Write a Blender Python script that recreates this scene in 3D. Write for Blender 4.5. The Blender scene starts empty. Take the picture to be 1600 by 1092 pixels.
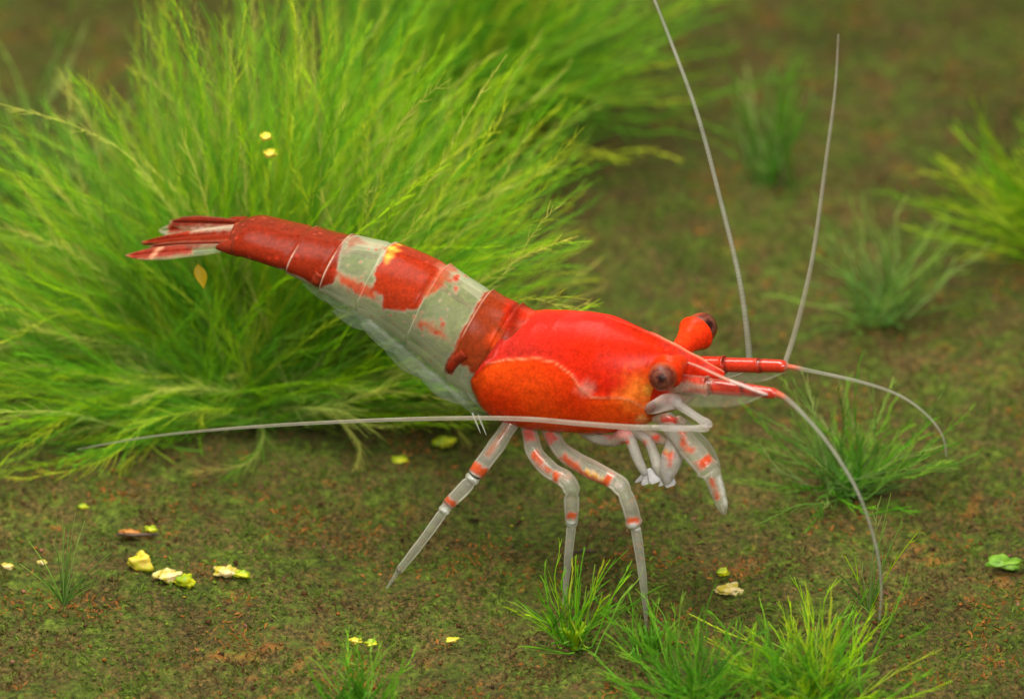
import bpy, math, random
import numpy as np
from mathutils import Vector, noise as mnoise

# ------------------------------------------------------------------ units: 1 blender unit = 1 cm
SC = bpy.context.scene
SC.unit_settings.scale_length = 0.01
random.seed(7)
RNG = np.random.default_rng(7)

# ------------------------------------------------------------------ camera
PITCH = math.radians(30.0)      # looking down on the tank floor
YAW = math.radians(22.0)        # the shrimp is turned a little towards the lens
PXCM = 400.0                    # photo pixels per cm in the focal plane
DIST = 26.0
ZT = 0.906                      # height of the point looked at
FWD = np.array([0, math.cos(PITCH), -math.sin(PITCH)])
UP = np.array([0, math.sin(PITCH), math.cos(PITCH)])
RIGHT = np.array([1.0, 0, 0])
TGT = np.array([0, 0, ZT])
CAM = TGT - FWD * DIST
cam_d = bpy.data.cameras.new('camera')
cam = bpy.data.objects.new('camera', cam_d)
SC.collection.objects.link(cam)
cam.location = CAM
cam.rotation_euler = (math.pi / 2 - PITCH, 0, 0)
cam_d.sensor_width = 36
cam_d.lens = 36 * DIST / 4.0
cam_d.clip_start = 0.5
cam_d.clip_end = 500
cam_d.dof.use_dof = True
cam_d.dof.focus_distance = DIST - 0.05
cam_d.dof.aperture_fstop = 0.56
SC.camera = cam

# ------------------------------------------------------------------ light: a hooded tank lamp above, dim room light round it
W = bpy.data.worlds.new('World')
SC.world = W
W.use_nodes = True
bg = W.node_tree.nodes['Background']
bg.inputs[0].default_value = (0.62, 0.66, 0.55, 1)
bg.inputs[1].default_value = 0.5


def area(name, loc, target, sx, sy, power, col):
    d = bpy.data.lights.new(name, 'AREA')
    d.shape = 'RECTANGLE'
    d.size, d.size_y = sx, sy
    d.energy = power
    d.color = col
    o = bpy.data.objects.new(name, d)
    SC.collection.objects.link(o)
    o.location = loc
    o.rotation_euler = (Vector(target) - Vector(loc)).to_track_quat('-Z', 'Y').to_euler()
    return o


area('tank_lamp', (-1.3, 0.7, 8.0), (-1.1, 0.8, 0), 6, 3.5, 1100, (1.0, 0.97, 0.86))
area('camera_flash', (2.0, -15.0, 14.0), (0, 0.5, 0.5), 7, 5, 3100, (1.0, 0.98, 0.95))

SC.view_settings.view_transform = 'Standard'
SC.view_settings.look = 'None'
SC.view_settings.exposure = 0.0
SC.view_settings.gamma = 1.0
SC.cycles.transparent_max_bounces = 24
SC.cycles.max_bounces = 12
SC.cycles.diffuse_bounces = 8
SC.cycles.transmission_bounces = 10
SC.cycles.use_denoising = True

# ------------------------------------------------------------------ photo pixel -> place in the tank
HD = np.array([math.cos(YAW), -math.sin(YAW), 0])      # the way the shrimp faces
LF = np.array([math.sin(YAW), math.cos(YAW), 0])       # its left side (away from the lens)


def ray(px, py):
    return FWD * DIST + RIGHT * ((px - 800) / PXCM) + UP * ((546 - py) / PXCM)


def P(px, py, lat=0.0):
    """point seen at (px,py) that lies lat cm to the left of the shrimp's middle plane"""
    d = ray(px, py)
    t = (lat - np.dot(CAM - TGT, LF)) / np.dot(d, LF)
    return CAM + d * t


def G(px, py, z=0.0):
    d = ray(px, py)
    t = (z - CAM[2]) / d[2]
    return CAM + d * t


def PY(px, py, y):
    """point seen at (px,py) that lies at depth y"""
    d = ray(px, py)
    t = (y - CAM[1]) / d[1]
    return CAM + d * t


def to_px(v):
    v = np.asarray(v) - CAM
    dz = v @ FWD
    return np.stack([800 + PXCM * DIST * (v @ RIGHT) / dz, 546 - PXCM * DIST * (v @ UP) / dz], -1)


def loc_xy(v):
    v = np.asarray(v) - TGT
    return v @ HD, v @ LF


def lin(c):
    c = np.asarray(c, float) / 255.0
    return np.where(c <= 0.04045, c / 12.92, ((c + 0.055) / 1.055) ** 2.4)


# ------------------------------------------------------------------ mesh helpers
def mesh_from(name, verts, faces, col=None, smooth=True, attr='pigment'):
    me = bpy.data.meshes.new(name)
    verts = np.asarray(verts, np.float32)
    me.vertices.add(len(verts))
    me.vertices.foreach_set('co', verts.ravel())
    faces = np.asarray(faces, np.int32)
    n, k = faces.shape
    me.loops.add(n * k)
    me.loops.foreach_set('vertex_index', faces.ravel())
    me.polygons.add(n)
    me.polygons.foreach_set('loop_start', np.arange(n, dtype=np.int32) * k)
    me.update(calc_edges=True)
    me.validate()
    if smooth:
        me.polygons.foreach_set('use_smooth', np.ones(len(me.polygons), bool))
    if col is not None:
        a = me.color_attributes.new(attr, 'FLOAT_COLOR', 'POINT')
        a.data.foreach_set('color', np.asarray(col, np.float32).ravel())
    return me


def link(name, me, mat, parent=None):
    o = bpy.data.objects.new(name, me)
    SC.collection.objects.link(o)
    if mat is not None:
        me.materials.append(mat)
    if parent is not None:
        o.parent = parent
        o.matrix_parent_inverse = parent.matrix_basis.inverted()
    return o


def empty(name, loc):
    o = bpy.data.objects.new(name, None)
    SC.collection.objects.link(o)
    o.empty_display_size = 0.1
    o.location = loc
    return o


def tag(o, label=None, cat=None, group=None, kind=None):
    if label: o['label'] = label
    if cat: o['category'] = cat
    if group: o['group'] = group
    if kind: o['kind'] = kind
    return o


def smooth_path(pts, vals, n):
    """Catmull-Rom through pts (k,3), with the values vals (k,) carried along"""
    pts = np.asarray(pts, float)
    vals = np.asarray(vals, float)
    k = len(pts)
    seg = np.linalg.norm(np.diff(pts, axis=0), axis=1)
    s = np.concatenate([[0], np.cumsum(seg)])
    ss = np.linspace(0, s[-1], n)
    i = np.clip(np.searchsorted(s, ss, side='right') - 1, 0, k - 2)
    u = ((ss - s[i]) / np.maximum(seg[i], 1e-9))[:, None]
    p0 = pts[np.maximum(i - 1, 0)]; p1 = pts[i]; p2 = pts[i + 1]; p3 = pts[np.minimum(i + 2, k - 1)]
    out = 0.5 * ((2 * p1) + (-p0 + p2) * u + (2 * p0 - 5 * p1 + 4 * p2 - p3) * u ** 2 + (-p0 + 3 * p1 - 3 * p2 + p3) * u ** 3)
    return out, np.interp(ss, s, vals)


def frames(pts):
    t = np.gradient(pts, axis=0)
    t /= np.maximum(np.linalg.norm(t, axis=1, keepdims=True), 1e-9)
    ref = np.array([0.31, 0.23, 0.92])
    n = np.cross(t, ref)
    l = np.linalg.norm(n, axis=1, keepdims=True)
    bad = (l < 0.15)[:, 0]
    if bad.any():
        n[bad] = np.cross(t[bad], np.array([0.9, -0.4, 0.1]))
        l = np.linalg.norm(n, axis=1, keepdims=True)
    n /= l
    return t, n, np.cross(t, n)


def tube(pts, rad, sides=10, flat=1.0):
    """closed tube; returns verts, quads (caps drawn in to a point)"""
    t, n, b = frames(pts)
    rad = np.asarray(rad, float)
    pts = np.concatenate([pts[:1], pts, pts[-1:]])
    n = np.concatenate([n[:1], n, n[-1:]]); b = np.concatenate([b[:1], b, b[-1:]])
    rad = np.concatenate([[1e-5], rad, [1e-5]])
    a = np.linspace(0, 2 * math.pi, sides, endpoint=False)
    v = pts[:, None] + rad[:, None, None] * (np.cos(a)[None, :, None] * n[:, None] + flat * np.sin(a)[None, :, None] * b[:, None])
    m = len(pts)
    i = np.arange(m - 1)[:, None] * sides
    j = np.arange(sides)[None]
    j2 = (j + 1) % sides
    f = np.stack([i + j, i + j2, i + sides + j2, i + sides + j], -1).reshape(-1, 4)
    return v.reshape(-1, 3), f


def tube_batch(paths, radii, sides=3):
    """many tubes with the same number of points: paths (m,k,3), radii (m,k)"""
    m, k, _ = paths.shape
    t = np.gradient(paths, axis=1)
    t /= np.maximum(np.linalg.norm(t, axis=2, keepdims=True), 1e-9)
    ref = RNG.normal(size=(m, 1, 3))
    n = np.cross(t, np.broadcast_to(ref, t.shape))
    n /= np.maximum(np.linalg.norm(n, axis=2, keepdims=True), 1e-6)
    b = np.cross(t, n)
    a = np.linspace(0, 2 * math.pi, sides, endpoint=False)
    v = paths[:, :, None] + radii[:, :, None, None] * (np.cos(a)[None, None, :, None] * n[:, :, None] + np.sin(a)[None, None, :, None] * b[:, :, None])
    base = (np.arange(m)[:, None, None] * k + np.arange(k - 1)[None, :, None]) * sides
    j = np.arange(sides)[None, None]
    j2 = (j + 1) % sides
    f = np.stack([base + j, base + j2, base + sides + j2, base + sides + j], -1).reshape(-1, 4)
    return v.reshape(-1, 3), f


class Bag:
    def __init__(self): self.v, self.f, self.c, self.n = [], [], [], 0
    def add(self, v, f, c=None):
        self.v.append(v); self.f.append(f + self.n); self.n += len(v)
        if c is not None: self.c.append(c)
    def mesh(self, name, attr='pigment'):
        return mesh_from(name, np.concatenate(self.v), np.concatenate(self.f), np.concatenate(self.c) if self.c else None, attr=attr)


def vnoise(v, scale, seed=0.0):
    return np.array([mnoise.noise((p[0] * scale + seed, p[1] * scale - seed, p[2] * scale + 2 * seed)) for p in v])


# signed distance (positive inside) from px points to a px polygon
def poly_sd(p, poly):
    poly = np.asarray(poly, float)
    q = np.roll(poly, -1, axis=0)
    d2 = np.full(len(p), 1e18)
    ins = np.zeros(len(p), bool)
    for a, b in zip(poly, q):
        e = b - a
        w = p - a
        h = np.clip((w @ e) / max(e @ e, 1e-9), 0, 1)
        d2 = np.minimum(d2, ((w - h[:, None] * e) ** 2).sum(1))
        c = (a[1] > p[:, 1]) != (b[1] > p[:, 1])
        with np.errstate(divide='ignore', invalid='ignore'):
            xx = e[0] * (p[:, 1] - a[1]) / e[1] + a[0]
        ins ^= c & (p[:, 0] < xx)
    d = np.sqrt(d2)
    return np.where(ins, d, -d)


def line_d(p, line):
    line = np.asarray(line, float)
    d2 = np.full(len(p), 1e18)
    for a, b in zip(line[:-1], line[1:]):
        e = b - a
        w = p - a
        h = np.clip((w @ e) / max(e @ e, 1e-9), 0, 1)
        d2 = np.minimum(d2, ((w - h[:, None] * e) ** 2).sum(1))
    return np.sqrt(d2)


def sstep(x): x = np.clip(x, 0, 1); return x * x * (3 - 2 * x)


def paint(col, m, rgb, dens):
    """lay a pigment (linear rgb, density) over col (n,4) by mask m"""
    m = m[:, None]
    col[:, :3] = col[:, :3] * (1 - m) + np.asarray(rgb)[None] * m
    col[:, 3:] = col[:, 3:] * (1 - m) + dens * m


def disc(cx, cy, r, r2=None, n=14):
    r2 = r2 or r
    return [(cx + r * math.cos(2 * math.pi * i / n), cy + r2 * math.sin(2 * math.pi * i / n)) for i in range(n)]


# ------------------------------------------------------------------ materials
def new_mat(name):
    m = bpy.data.materials.new(name)
    m.use_nodes = True
    nt = m.node_tree
    for n in list(nt.nodes): nt.nodes.remove(n)
    out = nt.nodes.new('ShaderNodeOutputMaterial')
    return m, nt, out


def nd(nt, typ, **kw):
    n = nt.nodes.new(typ)
    for k, v in kw.items(): setattr(n, k, v)
    return n


def shell_mat(name, clear_col, clear_dens, rough=0.28, edge=0.55, sss=0.12, speck=0.25, bump=0.1, spec=0.22):
    """chitin: pigment where the 'pigment' attribute is dense, milky see-through tissue elsewhere"""
    m, nt, out = new_mat(name)
    L = nt.links.new
    at = nd(nt, 'ShaderNodeVertexColor', layer_name='pigment')
    tc = nd(nt, 'ShaderNodeTexCoord')
    nz = nd(nt, 'ShaderNodeTexNoise'); nz.inputs['Scale'].default_value = 38; nz.inputs['Detail'].default_value = 6; nz.inputs['Roughness'].default_value = 0.65
    L(tc.outputs['Object'], nz.inputs['Vector'])
    vo = nd(nt, 'ShaderNodeTexVoronoi'); vo.inputs['Scale'].default_value = 85
    L(tc.outputs['Object'], vo.inputs['Vector'])
    # pigment grain: chromatophores
    mr = nd(nt, 'ShaderNodeMapRange'); mr.inputs['From Min'].default_value = 0.3; mr.inputs['From Max'].default_value = 0.7
    mr.inputs['To Min'].default_value = 1 - speck; mr.inputs['To Max'].default_value = 1 + speck
    L(nz.outputs['Fac'], mr.inputs['Value'])
    mv = nd(nt, 'ShaderNodeMapRange'); mv.inputs['From Min'].default_value = 0.0; mv.inputs['From Max'].default_value = 0.7
    mv.inputs['To Min'].default_value = 1.1; mv.inputs['To Max'].default_value = 0.82
    L(vo.outputs['Distance'], mv.inputs['Value'])
    mu = nd(nt, 'ShaderNodeMath', operation='MULTIPLY'); L(mr.outputs[0], mu.inputs[0]); L(mv.outputs[0], mu.inputs[1])
    vm = nd(nt, 'ShaderNodeVectorMath', operation='SCALE'); L(at.outputs['Color'], vm.inputs[0]); L(mu.outputs[0], vm.inputs['Scale'])
    bp = nd(nt, 'ShaderNodeBump'); bp.inputs['Strength'].default_value = bump; bp.inputs['Distance'].default_value = 0.01
    L(nz.outputs['Fac'], bp.inputs['Height'])
    pg = nd(nt, 'ShaderNodeBsdfPrincipled')
    L(vm.outputs[0], pg.inputs['Base Color'])
    pg.inputs['Roughness'].default_value = rough
    pg.inputs['Specular IOR Level'].default_value = spec
    pg.inputs['Subsurface Weight'].default_value = sss
    pg.inputs['Subsurface Radius'].default_value = (1.0, 0.25, 0.1)
    pg.inputs['Subsurface Scale'].default_value = 0.03
    L(bp.outputs[0], pg.inputs['Normal'])
    # milky clear tissue
    cl = nd(nt, 'ShaderNodeBsdfPrincipled')
    cl.inputs['Base Color'].default_value = (*clear_col, 1)
    cl.inputs['Roughness'].default_value = rough
    cl.inputs['Specular IOR Level'].default_value = spec
    L(bp.outputs[0], cl.inputs['Normal'])
    tl = nd(nt, 'ShaderNodeBsdfTranslucent'); tl.inputs['Color'].default_value = (*clear_col, 1)
    mt = nd(nt, 'ShaderNodeMixShader'); mt.inputs[0].default_value = 0.35; L(cl.outputs[0], mt.inputs[1]); L(tl.outputs[0], mt.inputs[2])
    tr = nd(nt, 'ShaderNodeBsdfTransparent')
    fr = nd(nt, 'ShaderNodeFresnel'); fr.inputs['IOR'].default_value = 1.25
    fm = nd(nt, 'ShaderNodeMath', operation='MULTIPLY_ADD', use_clamp=True); L(fr.outputs[0], fm.inputs[0]); fm.inputs[1].default_value = edge; 
    nl = nd(nt, 'ShaderNodeTexNoise'); nl.inputs['Scale'].default_value = 11; nl.inputs['Detail'].default_value = 3; L(tc.outputs['Object'], nl.inputs['Vector'])
    nm = nd(nt, 'ShaderNodeMath', operation='MULTIPLY'); L(nl.outputs['Fac'], nm.inputs[0]); nm.inputs[1].default_value = clear_dens * 2
    L(nm.outputs[0], fm.inputs[2])
    mc = nd(nt, 'ShaderNodeMixShader'); L(fm.outputs[0], mc.inputs[0]); L(tr.outputs[0], mc.inputs[1]); L(mt.outputs[0], mc.inputs[2])
    mx = nd(nt, 'ShaderNodeMixShader'); L(at.outputs['Alpha'], mx.inputs[0]); L(mc.outputs[0], mx.inputs[1]); L(pg.outputs[0], mx.inputs[2])
    L(mx.outputs[0], out.inputs['Surface'])
    return m


def plant_mat(name, transl=0.5, rough=0.5):
    m, nt, out = new_mat(name)
    L = nt.links.new
    at = nd(nt, 'ShaderNodeVertexColor', layer_name='pigment')
    pg = nd(nt, 'ShaderNodeBsdfPrincipled'); pg.inputs['Roughness'].default_value = rough; pg.inputs['Specular IOR Level'].default_value = 0.25
    L(at.outputs['Color'], pg.inputs['Base Color'])
    tl = nd(nt, 'ShaderNodeBsdfTranslucent'); L(at.outputs['Color'], tl.inputs['Color'])
    mx = nd(nt, 'ShaderNodeMixShader'); mx.inputs[0].default_value = transl
    L(pg.outputs[0], mx.inputs[1]); L(tl.outputs[0], mx.inputs[2]); L(mx.outputs[0], out.inputs['Surface'])
    return m


def crumb_mat(name, c1, c2):
    m, nt, out = new_mat(name)
    L = nt.links.new
    tc = nd(nt, 'ShaderNodeTexCoord')
    nz = nd(nt, 'ShaderNodeTexNoise'); nz.inputs['Scale'].default_value = 22; nz.inputs['Detail'].default_value = 5
    L(tc.outputs['Object'], nz.inputs['Vector'])
    cr = nd(nt, 'ShaderNodeValToRGB')
    cr.color_ramp.elements[0].position = 0.38; cr.color_ramp.elements[0].color = (*c1, 1)
    cr.color_ramp.elements[1].position = 0.6; cr.color_ramp.elements[1].color = (*c2, 1)
    L(nz.outputs['Fac'], cr.inputs[0])
    pg = nd(nt, 'ShaderNodeBsdfPrincipled'); pg.inputs['Roughness'].default_value = 0.55
    pg.inputs['Subsurface Weight'].default_value = 0.3; pg.inputs['Subsurface Scale'].default_value = 0.02
    L(cr.outputs[0], pg.inputs['Base Color'])
    bp = nd(nt, 'ShaderNodeBump'); bp.inputs['Strength'].default_value = 0.4; bp.inputs['Distance'].default_value = 0.01
    L(nz.outputs['Fac'], bp.inputs['Height']); L(bp.outputs[0], pg.inputs['Normal'])
    L(pg.outputs[0], out.inputs['Surface'])
    return m


def ground_mat():
    m, nt, out = new_mat('mossy_floor')
    L = nt.links.new
    tc = nd(nt, 'ShaderNodeTexCoord')
    def noise(scale, det, rough=0.6, dist=0.0):
        n = nd(nt, 'ShaderNodeTexNoise'); n.inputs['Scale'].default_value = scale; n.inputs['Detail'].default_value = det
        n.inputs['Roughness'].default_value = rough; n.inputs['Distortion'].default_value = dist
        L(tc.outputs['Object'], n.inputs['Vector']); return n
    def ramp(src, stops):
        r = nd(nt, 'ShaderNodeValToRGB')
        e = r.color_ramp.elements
        while len(e) < len(stops): e.new(0.5)
        for el, (p, c) in zip(e, stops): el.position = p; el.color = (*c, 1)
        L(src, r.inputs[0]); return r
    def mix(fac, a, b, typ='MIX'):
        x = nd(nt, 'ShaderNodeMix', data_type='RGBA', blend_type=typ)
        if isinstance(fac, float): x.inputs[0].default_value = fac
        else: L(fac, x.inputs[0])
        L(a, x.inputs[6]); L(b, x.inputs[7]); return x.outputs[2]
    big = noise(1.1, 4); mid = noise(7, 6, 0.7, 0.4); fine = noise(26, 6, 0.8); fine2 = noise(44, 5, 0.8)
    green = ramp(fine.outputs[0], [(0.34, lin((36, 42, 16))), (0.5, lin((84, 96, 34))), (0.66, lin((128, 148, 50)))])
    brown = ramp(fine2.outputs[0], [(0.34, lin((38, 28, 18))), (0.5, lin((90, 80, 42))), (0.66, lin((154, 120, 72)))])
    sel = ramp(mid.outputs[0], [(0.42, (0, 0, 0)), (0.58, (1, 1, 1))])
    c = mix(sel.outputs[0], green.outputs[0], brown.outputs[0])
    om = noise(3.2, 7, 0.8, 0.8)
    osel = ramp(om.outputs[0], [(0.58, (0, 0, 0)), (0.70, (0.8, 0.8, 0.8))])
    orange = ramp(fine.outputs[0], [(0.3, lin((120, 60, 26))), (0.6, lin((190, 118, 58)))])
    c = mix(osel.outputs[0], c, orange.outputs[0])
    bs = ramp(big.outputs[0], [(0.35, (0.64, 0.65, 0.56)), (0.65, (1.06, 1.08, 0.96))])
    c = mix(1.0, c, bs.outputs[0], 'MULTIPLY')  # patches of older, browner film
    pg = nd(nt, 'ShaderNodeBsdfPrincipled'); pg.inputs['Roughness'].default_value = 0.85; pg.inputs['Specular IOR Level'].default_value = 0.2
    L(c, pg.inputs['Base Color'])
    bp = nd(nt, 'ShaderNodeBump'); bp.inputs['Strength'].default_value = 0.8; bp.inputs['Distance'].default_value = 0.03
    L(fine.outputs[0], bp.inputs['Height']); L(bp.outputs[0], pg.inputs['Normal'])
    L(pg.outputs[0], out.inputs['Surface'])
    return m


M_SHELL = shell_mat('red_shell', (0.46, 0.47, 0.31), 0.14, rough=0.24, spec=0.05)
M_LIMB = shell_mat('glassy_limb', (0.78, 0.74, 0.64), 0.14, rough=0.18, spec=0.5, edge=1.7, sss=0.1, bump=0.05)
M_PALE = shell_mat('milky_limb', (0.68, 0.62, 0.58), 0.22, rough=0.3, edge=0.9, sss=0.1, bump=0.05)
M_FIN = shell_mat('clear_paddle', (0.48, 0.54, 0.42), 0.085, rough=0.3, edge=0.4, sss=0.1, bump=0.1)
M_SCALE = shell_mat('thin_scale', (0.44, 0.44, 0.34), 0.045, rough=0.3, edge=0.2, sss=0.0, bump=0.05)
M_FEEL = shell_mat('grey_feeler', (0.50, 0.48, 0.39), 0.27, rough=0.4, edge=0.7, sss=0.0, bump=0.0)
M_PLANT = plant_mat('green_filament')
M_MOSS = plant_mat('floor_moss', 0.5, 0.8)
M_GROUND = ground_mat()

RED = lin((198, 36, 7)); ORANGE = lin((204, 60, 8)); DKRED = lin((148, 32, 9)); CRIM = lin((188, 32, 16))
RUST = lin((196, 62, 22)); PALE = lin((228, 160, 130)); GOLD = lin((245, 170, 60)); DARK = lin((58, 24, 18))
SPOT = lin((214, 84, 42))

# ------------------------------------------------------------------ the floor
def floor_h(x, y):
    h = 0.0
    h += 0.05 * mnoise.noise((x * 0.7, y * 0.7, 3.1))
    h += 0.035 * mnoise.noise((x * 2.3, y * 2.3, 7.7))
    h += 0.022 * mnoise.noise((x * 6.5, y * 6.5, 1.3))
    return h - 0.02


def build_floor():
    xs = np.concatenate([np.linspace(-40, -4.2, 30), np.linspace(-4.1, 4.1, 300), np.linspace(4.2, 40, 30)])
    ys = np.concatenate([np.linspace(-30, -2.6, 20), np.linspace(-2.5, 7.5, 340), np.linspace(7.7, 70, 50)])
    X, Y = np.meshgrid(xs, ys)
    Z = np.array([floor_h(a, b) + 0.012 * mnoise.noise((a * 19, b * 19, 0.4)) for a, b in zip(X.ravel(), Y.ravel())])
    v = np.stack([X.ravel(), Y.ravel(), Z], -1)
    nx = len(xs)
    i = (np.arange(len(ys) - 1)[:, None] * nx + np.arange(nx - 1)[None]).ravel()
    f = np.stack([i, i + 1, i + nx + 1, i + nx], -1)
    o = link('ground', mesh_from('ground', v, f), M_GROUND)
    tag(o, 'mossy brown and green tank floor', kind='structure')


build_floor()


def build_moss(n=300000):
    """short fuzz of algae and dead bits over the floor"""
    y = -2.3 + 9.0 * RNG.random(n) ** 1.25
    x = (RNG.random(n) - 0.5) * (5.6 + 0.35 * (y + 2))
    keep = np.array([mnoise.noise((a * 3.1, b * 3.1, 9.2)) for a, b in zip(x, y)]) > RNG.random(n) * 1.0 - 0.75
    x, y = x[keep], y[keep]
    n = len(x)
    z = np.array([floor_h(a, b) for a, b in zip(x, y)])
    root = np.stack([x, y, z - 0.004], -1)
    L = 0.012 + 0.038 * RNG.random(n) ** 2
    d = RNG.normal(size=(n, 3)); d[:, 2] = np.abs(d[:, 2]) * 0.7 + 0.25
    d /= np.linalg.norm(d, axis=1, keepdims=True)
    side = np.cross(d, RNG.normal(size=(n, 3))); side /= np.linalg.norm(side, axis=1, keepdims=True)
    w = (0.0025 + 0.0045 * RNG.random(n))[:, None]
    mid = root + d * (L * 0.5)[:, None] + side * w * 0.2
    tip = root + d * L[:, None]; tip[:, 2] -= 0.2 * L
    v = np.stack([root, mid + side * w, tip, mid - side * w], 1).reshape(-1, 3)
    f = np.arange(n * 4).reshape(-1, 4)
    g1 = np.array([mnoise.noise((a * 2.2, b * 2.2, 4.0)) for a, b in zip(x, y)])
    g2 = np.array([mnoise.noise((a * 6.0, b * 6.0, 14.0)) for a, b in zip(x, y)])
    r = RNG.random(n)
    pal = np.array([lin((104, 128, 40)), lin((124, 148, 50)), lin((92, 104, 40)), lin((124, 100, 58)), lin((104, 76, 46)), lin((184, 122, 58)), lin((160, 112, 88))])
    s = g1 + 0.7 * g2 + (r - 0.5) * 0.9
    idx = np.select([s > 0.45, s > 0.08, s > -0.2, s > -0.5, s > -0.7], [1, 0, 2, 3, 4], 3)
    og = np.array([mnoise.noise((a * 4.0, b * 4.0, 31.0)) for a, b in zip(x, y)])
    idx = np.where((og > 0.2) & (r < 0.5), 5, idx)
    idx = np.where(RNG.random(n) < 0.015, 6, idx)
    c = pal[idx] * (0.66 + 0.55 * RNG.random(n))[:, None]
    c = np.concatenate([c, np.ones((n, 1))], 1)
    o = link('ground_moss', mesh_from('ground_moss', v, f, np.repeat(c, 4, 0), smooth=False), M_MOSS)
    tag(o, 'short fuzz of brown and green algae over the floor', 'moss', kind='stuff')


build_moss()


def build_litter(n=9000):
    """grains of sand, shell and rotting leaf trodden into the algae"""
    y = -2.3 + 9.0 * RNG.random(n) ** 1.3
    x = (RNG.random(n) - 0.5) * (5.6 + 0.35 * (y + 2))
    g = np.array([mnoise.noise((a * 2.6, b * 2.6, 51.0)) for a, b in zip(x, y)])
    keep = g > RNG.random(n) * 0.9 - 0.5
    x, y, g = x[keep], y[keep], g[keep]
    n = len(x)
    z = np.array([floor_h(a, b) for a, b in zip(x, y)])
    oct_v = np.array([(1, 0, 0), (0, 1, 0), (-1, 0, 0), (0, -1, 0), (0, 0, 1), (0, 0, -1)], float)
    oct_f = np.array([(0, 1, 4), (1, 2, 4), (2, 3, 4), (3, 0, 4), (1, 0, 5), (2, 1, 5), (3, 2, 5), (0, 3, 5)])
    r_ = 0.003 + 0.008 * RNG.random(n) ** 3
    v = oct_v[None] * (0.6 + 0.8 * RNG.random((n, 6, 1))) * r_[:, None, None] * np.array([1.3, 1.3, 0.7])
    a = RNG.random(n) * 6.28
    vx = v[..., 0] * np.cos(a)[:, None] - v[..., 1] * np.sin(a)[:, None]
    vy = v[..., 0] * np.sin(a)[:, None] + v[..., 1] * np.cos(a)[:, None]
    v = np.stack([vx + x[:, None], vy + y[:, None], v[..., 2] + (z + 0.004 + 0.010 * RNG.random(n))[:, None]], -1)
    f = (oct_f[None] + (np.arange(n) * 6)[:, None, None]).reshape(-1, 3)
    pal = np.array([lin((150, 96, 50)), lin((104, 66, 38)), lin((178, 112, 52)), lin((168, 120, 96)), lin((128, 146, 44)), lin((70, 48, 30)), lin((190, 168, 60)), lin((120, 84, 60))])
    pr = np.array([.2, .2, .14, .08, .16, .12, .04, .06]); 
    c = pal[RNG.choice(len(pal), n, p=pr / pr.sum())] * (0.7 + 0.6 * RNG.random(n))[:, None]
    c = np.concatenate([c, np.ones((n, 1))], 1)
    o = link('ground_litter', mesh_from('ground_litter', v.reshape(-1, 3), f, np.repeat(c, 6, 0)), M_MOSS)
    tag(o, 'fine brown, orange and pale grains scattered over the mossy floor', 'litter', kind='stuff')


build_litter()

# ------------------------------------------------------------------ the shrimp
root_loc = G(840, 900)
shrimp = empty('shrimp', root_loc)
tag(shrimp, 'red and clear banded shrimp standing on the mossy floor', 'shrimp')
bpy.context.view_layer.update()


def pxlat(w):
    """a lateral cm vector on screen"""
    a = to_px(P(800, 546, 0)); b = to_px(P(800, 546, 0) + LF * w)
    return b - a


def sweep(pairs, n, m, egg=0.15, keel=0.0, ring=None, t_range=(0, 2 * math.pi)):
    """pairs: (top px, bottom px, half width). Sections lie in the shrimp's own upright planes."""
    T = np.array([p[0] for p in pairs], float); B = np.array([p[1] for p in pairs], float); Wd = np.array([p[2] for p in pairs], float)
    C = (T + B) / 2
    # the outline seen obliquely is wider than the section: shrink the height to keep the outline
    ax = np.gradient(C, axis=0); ax /= np.linalg.norm(ax, axis=1, keepdims=True)
    nr = np.stack([-ax[:, 1], ax[:, 0]], -1)
    U = (T - B) / 2
    un = np.abs((U * nr).sum(1))
    ln = np.array([abs(np.dot(pxlat(w), q)) for w, q in zip(Wd, nr)])
    k = np.sqrt(np.maximum(1 - (ln / un) ** 2, 0.35))
    T3 = np.array([P(*(c + u * kk)) for c, u, kk in zip(C, U, k)])
    B3 = np.array([P(*(c - u * kk)) for c, u, kk in zip(C, U, k)])
    C3 = (T3 + B3) / 2
    c, w = smooth_path(C3, Wd, n)
    s = np.concatenate([[0], np.cumsum(np.linalg.norm(np.diff(C3, axis=0), axis=1))])
    ss = np.linspace(0, s[-1], n)
    U3 = (T3 - B3) / 2
    u, _ = smooth_path(np.concatenate([U3]), Wd, n)
    # resample u at the stations of c
    u = np.stack([np.interp(ss, s, U3[:, i]) for i in range(3)], -1)
    kern = np.hanning(9); kern /= kern.sum()
    def sm(a):
        p = np.pad(a, ((4, 4),) + ((0, 0),) * (a.ndim - 1), mode='edge')
        return np.stack([np.convolve(p[:, i], kern, 'valid') for i in range(a.shape[1])], -1)
    u = sm(u)
    a = np.linspace(t_range[0], t_range[1], m, endpoint=(t_range[1] - t_range[0] < 6.28))
    ca, sa = np.cos(a), np.sin(a)
    lat = sa * (1 - egg * ca)
    if keel: lat = lat * (1 - keel * np.maximum(ca, 0) ** 3)
    g = np.ones((n, 1)) if ring is None else ring(ss / s[-1])[:, None]
    v = c[:, None] + (g * ca[None])[:, :, None] * u[:, None] + (g * lat[None] * w[:, None])[:, :, None] * LF[None, None]
    return v, ss / s[-1], s / s[-1]


def grid_faces(n, m, closed=True):
    i = np.arange(n - 1)[:, None] * m
    j = np.arange(m if closed else m - 1)[None]
    j2 = (j + 1) % m
    return np.stack([i + j, i + j2, i + m + j2, i + m + j], -1).reshape(-1, 4)


def near_px(v):
    """screen place of each point or of its mirror image on the side facing the lens (the pattern is the same on both sides)"""
    x, l = loc_xy(v)
    w = v - 2 * np.maximum(l, 0)[:, None] * LF[None]
    return to_px(w)


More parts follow.
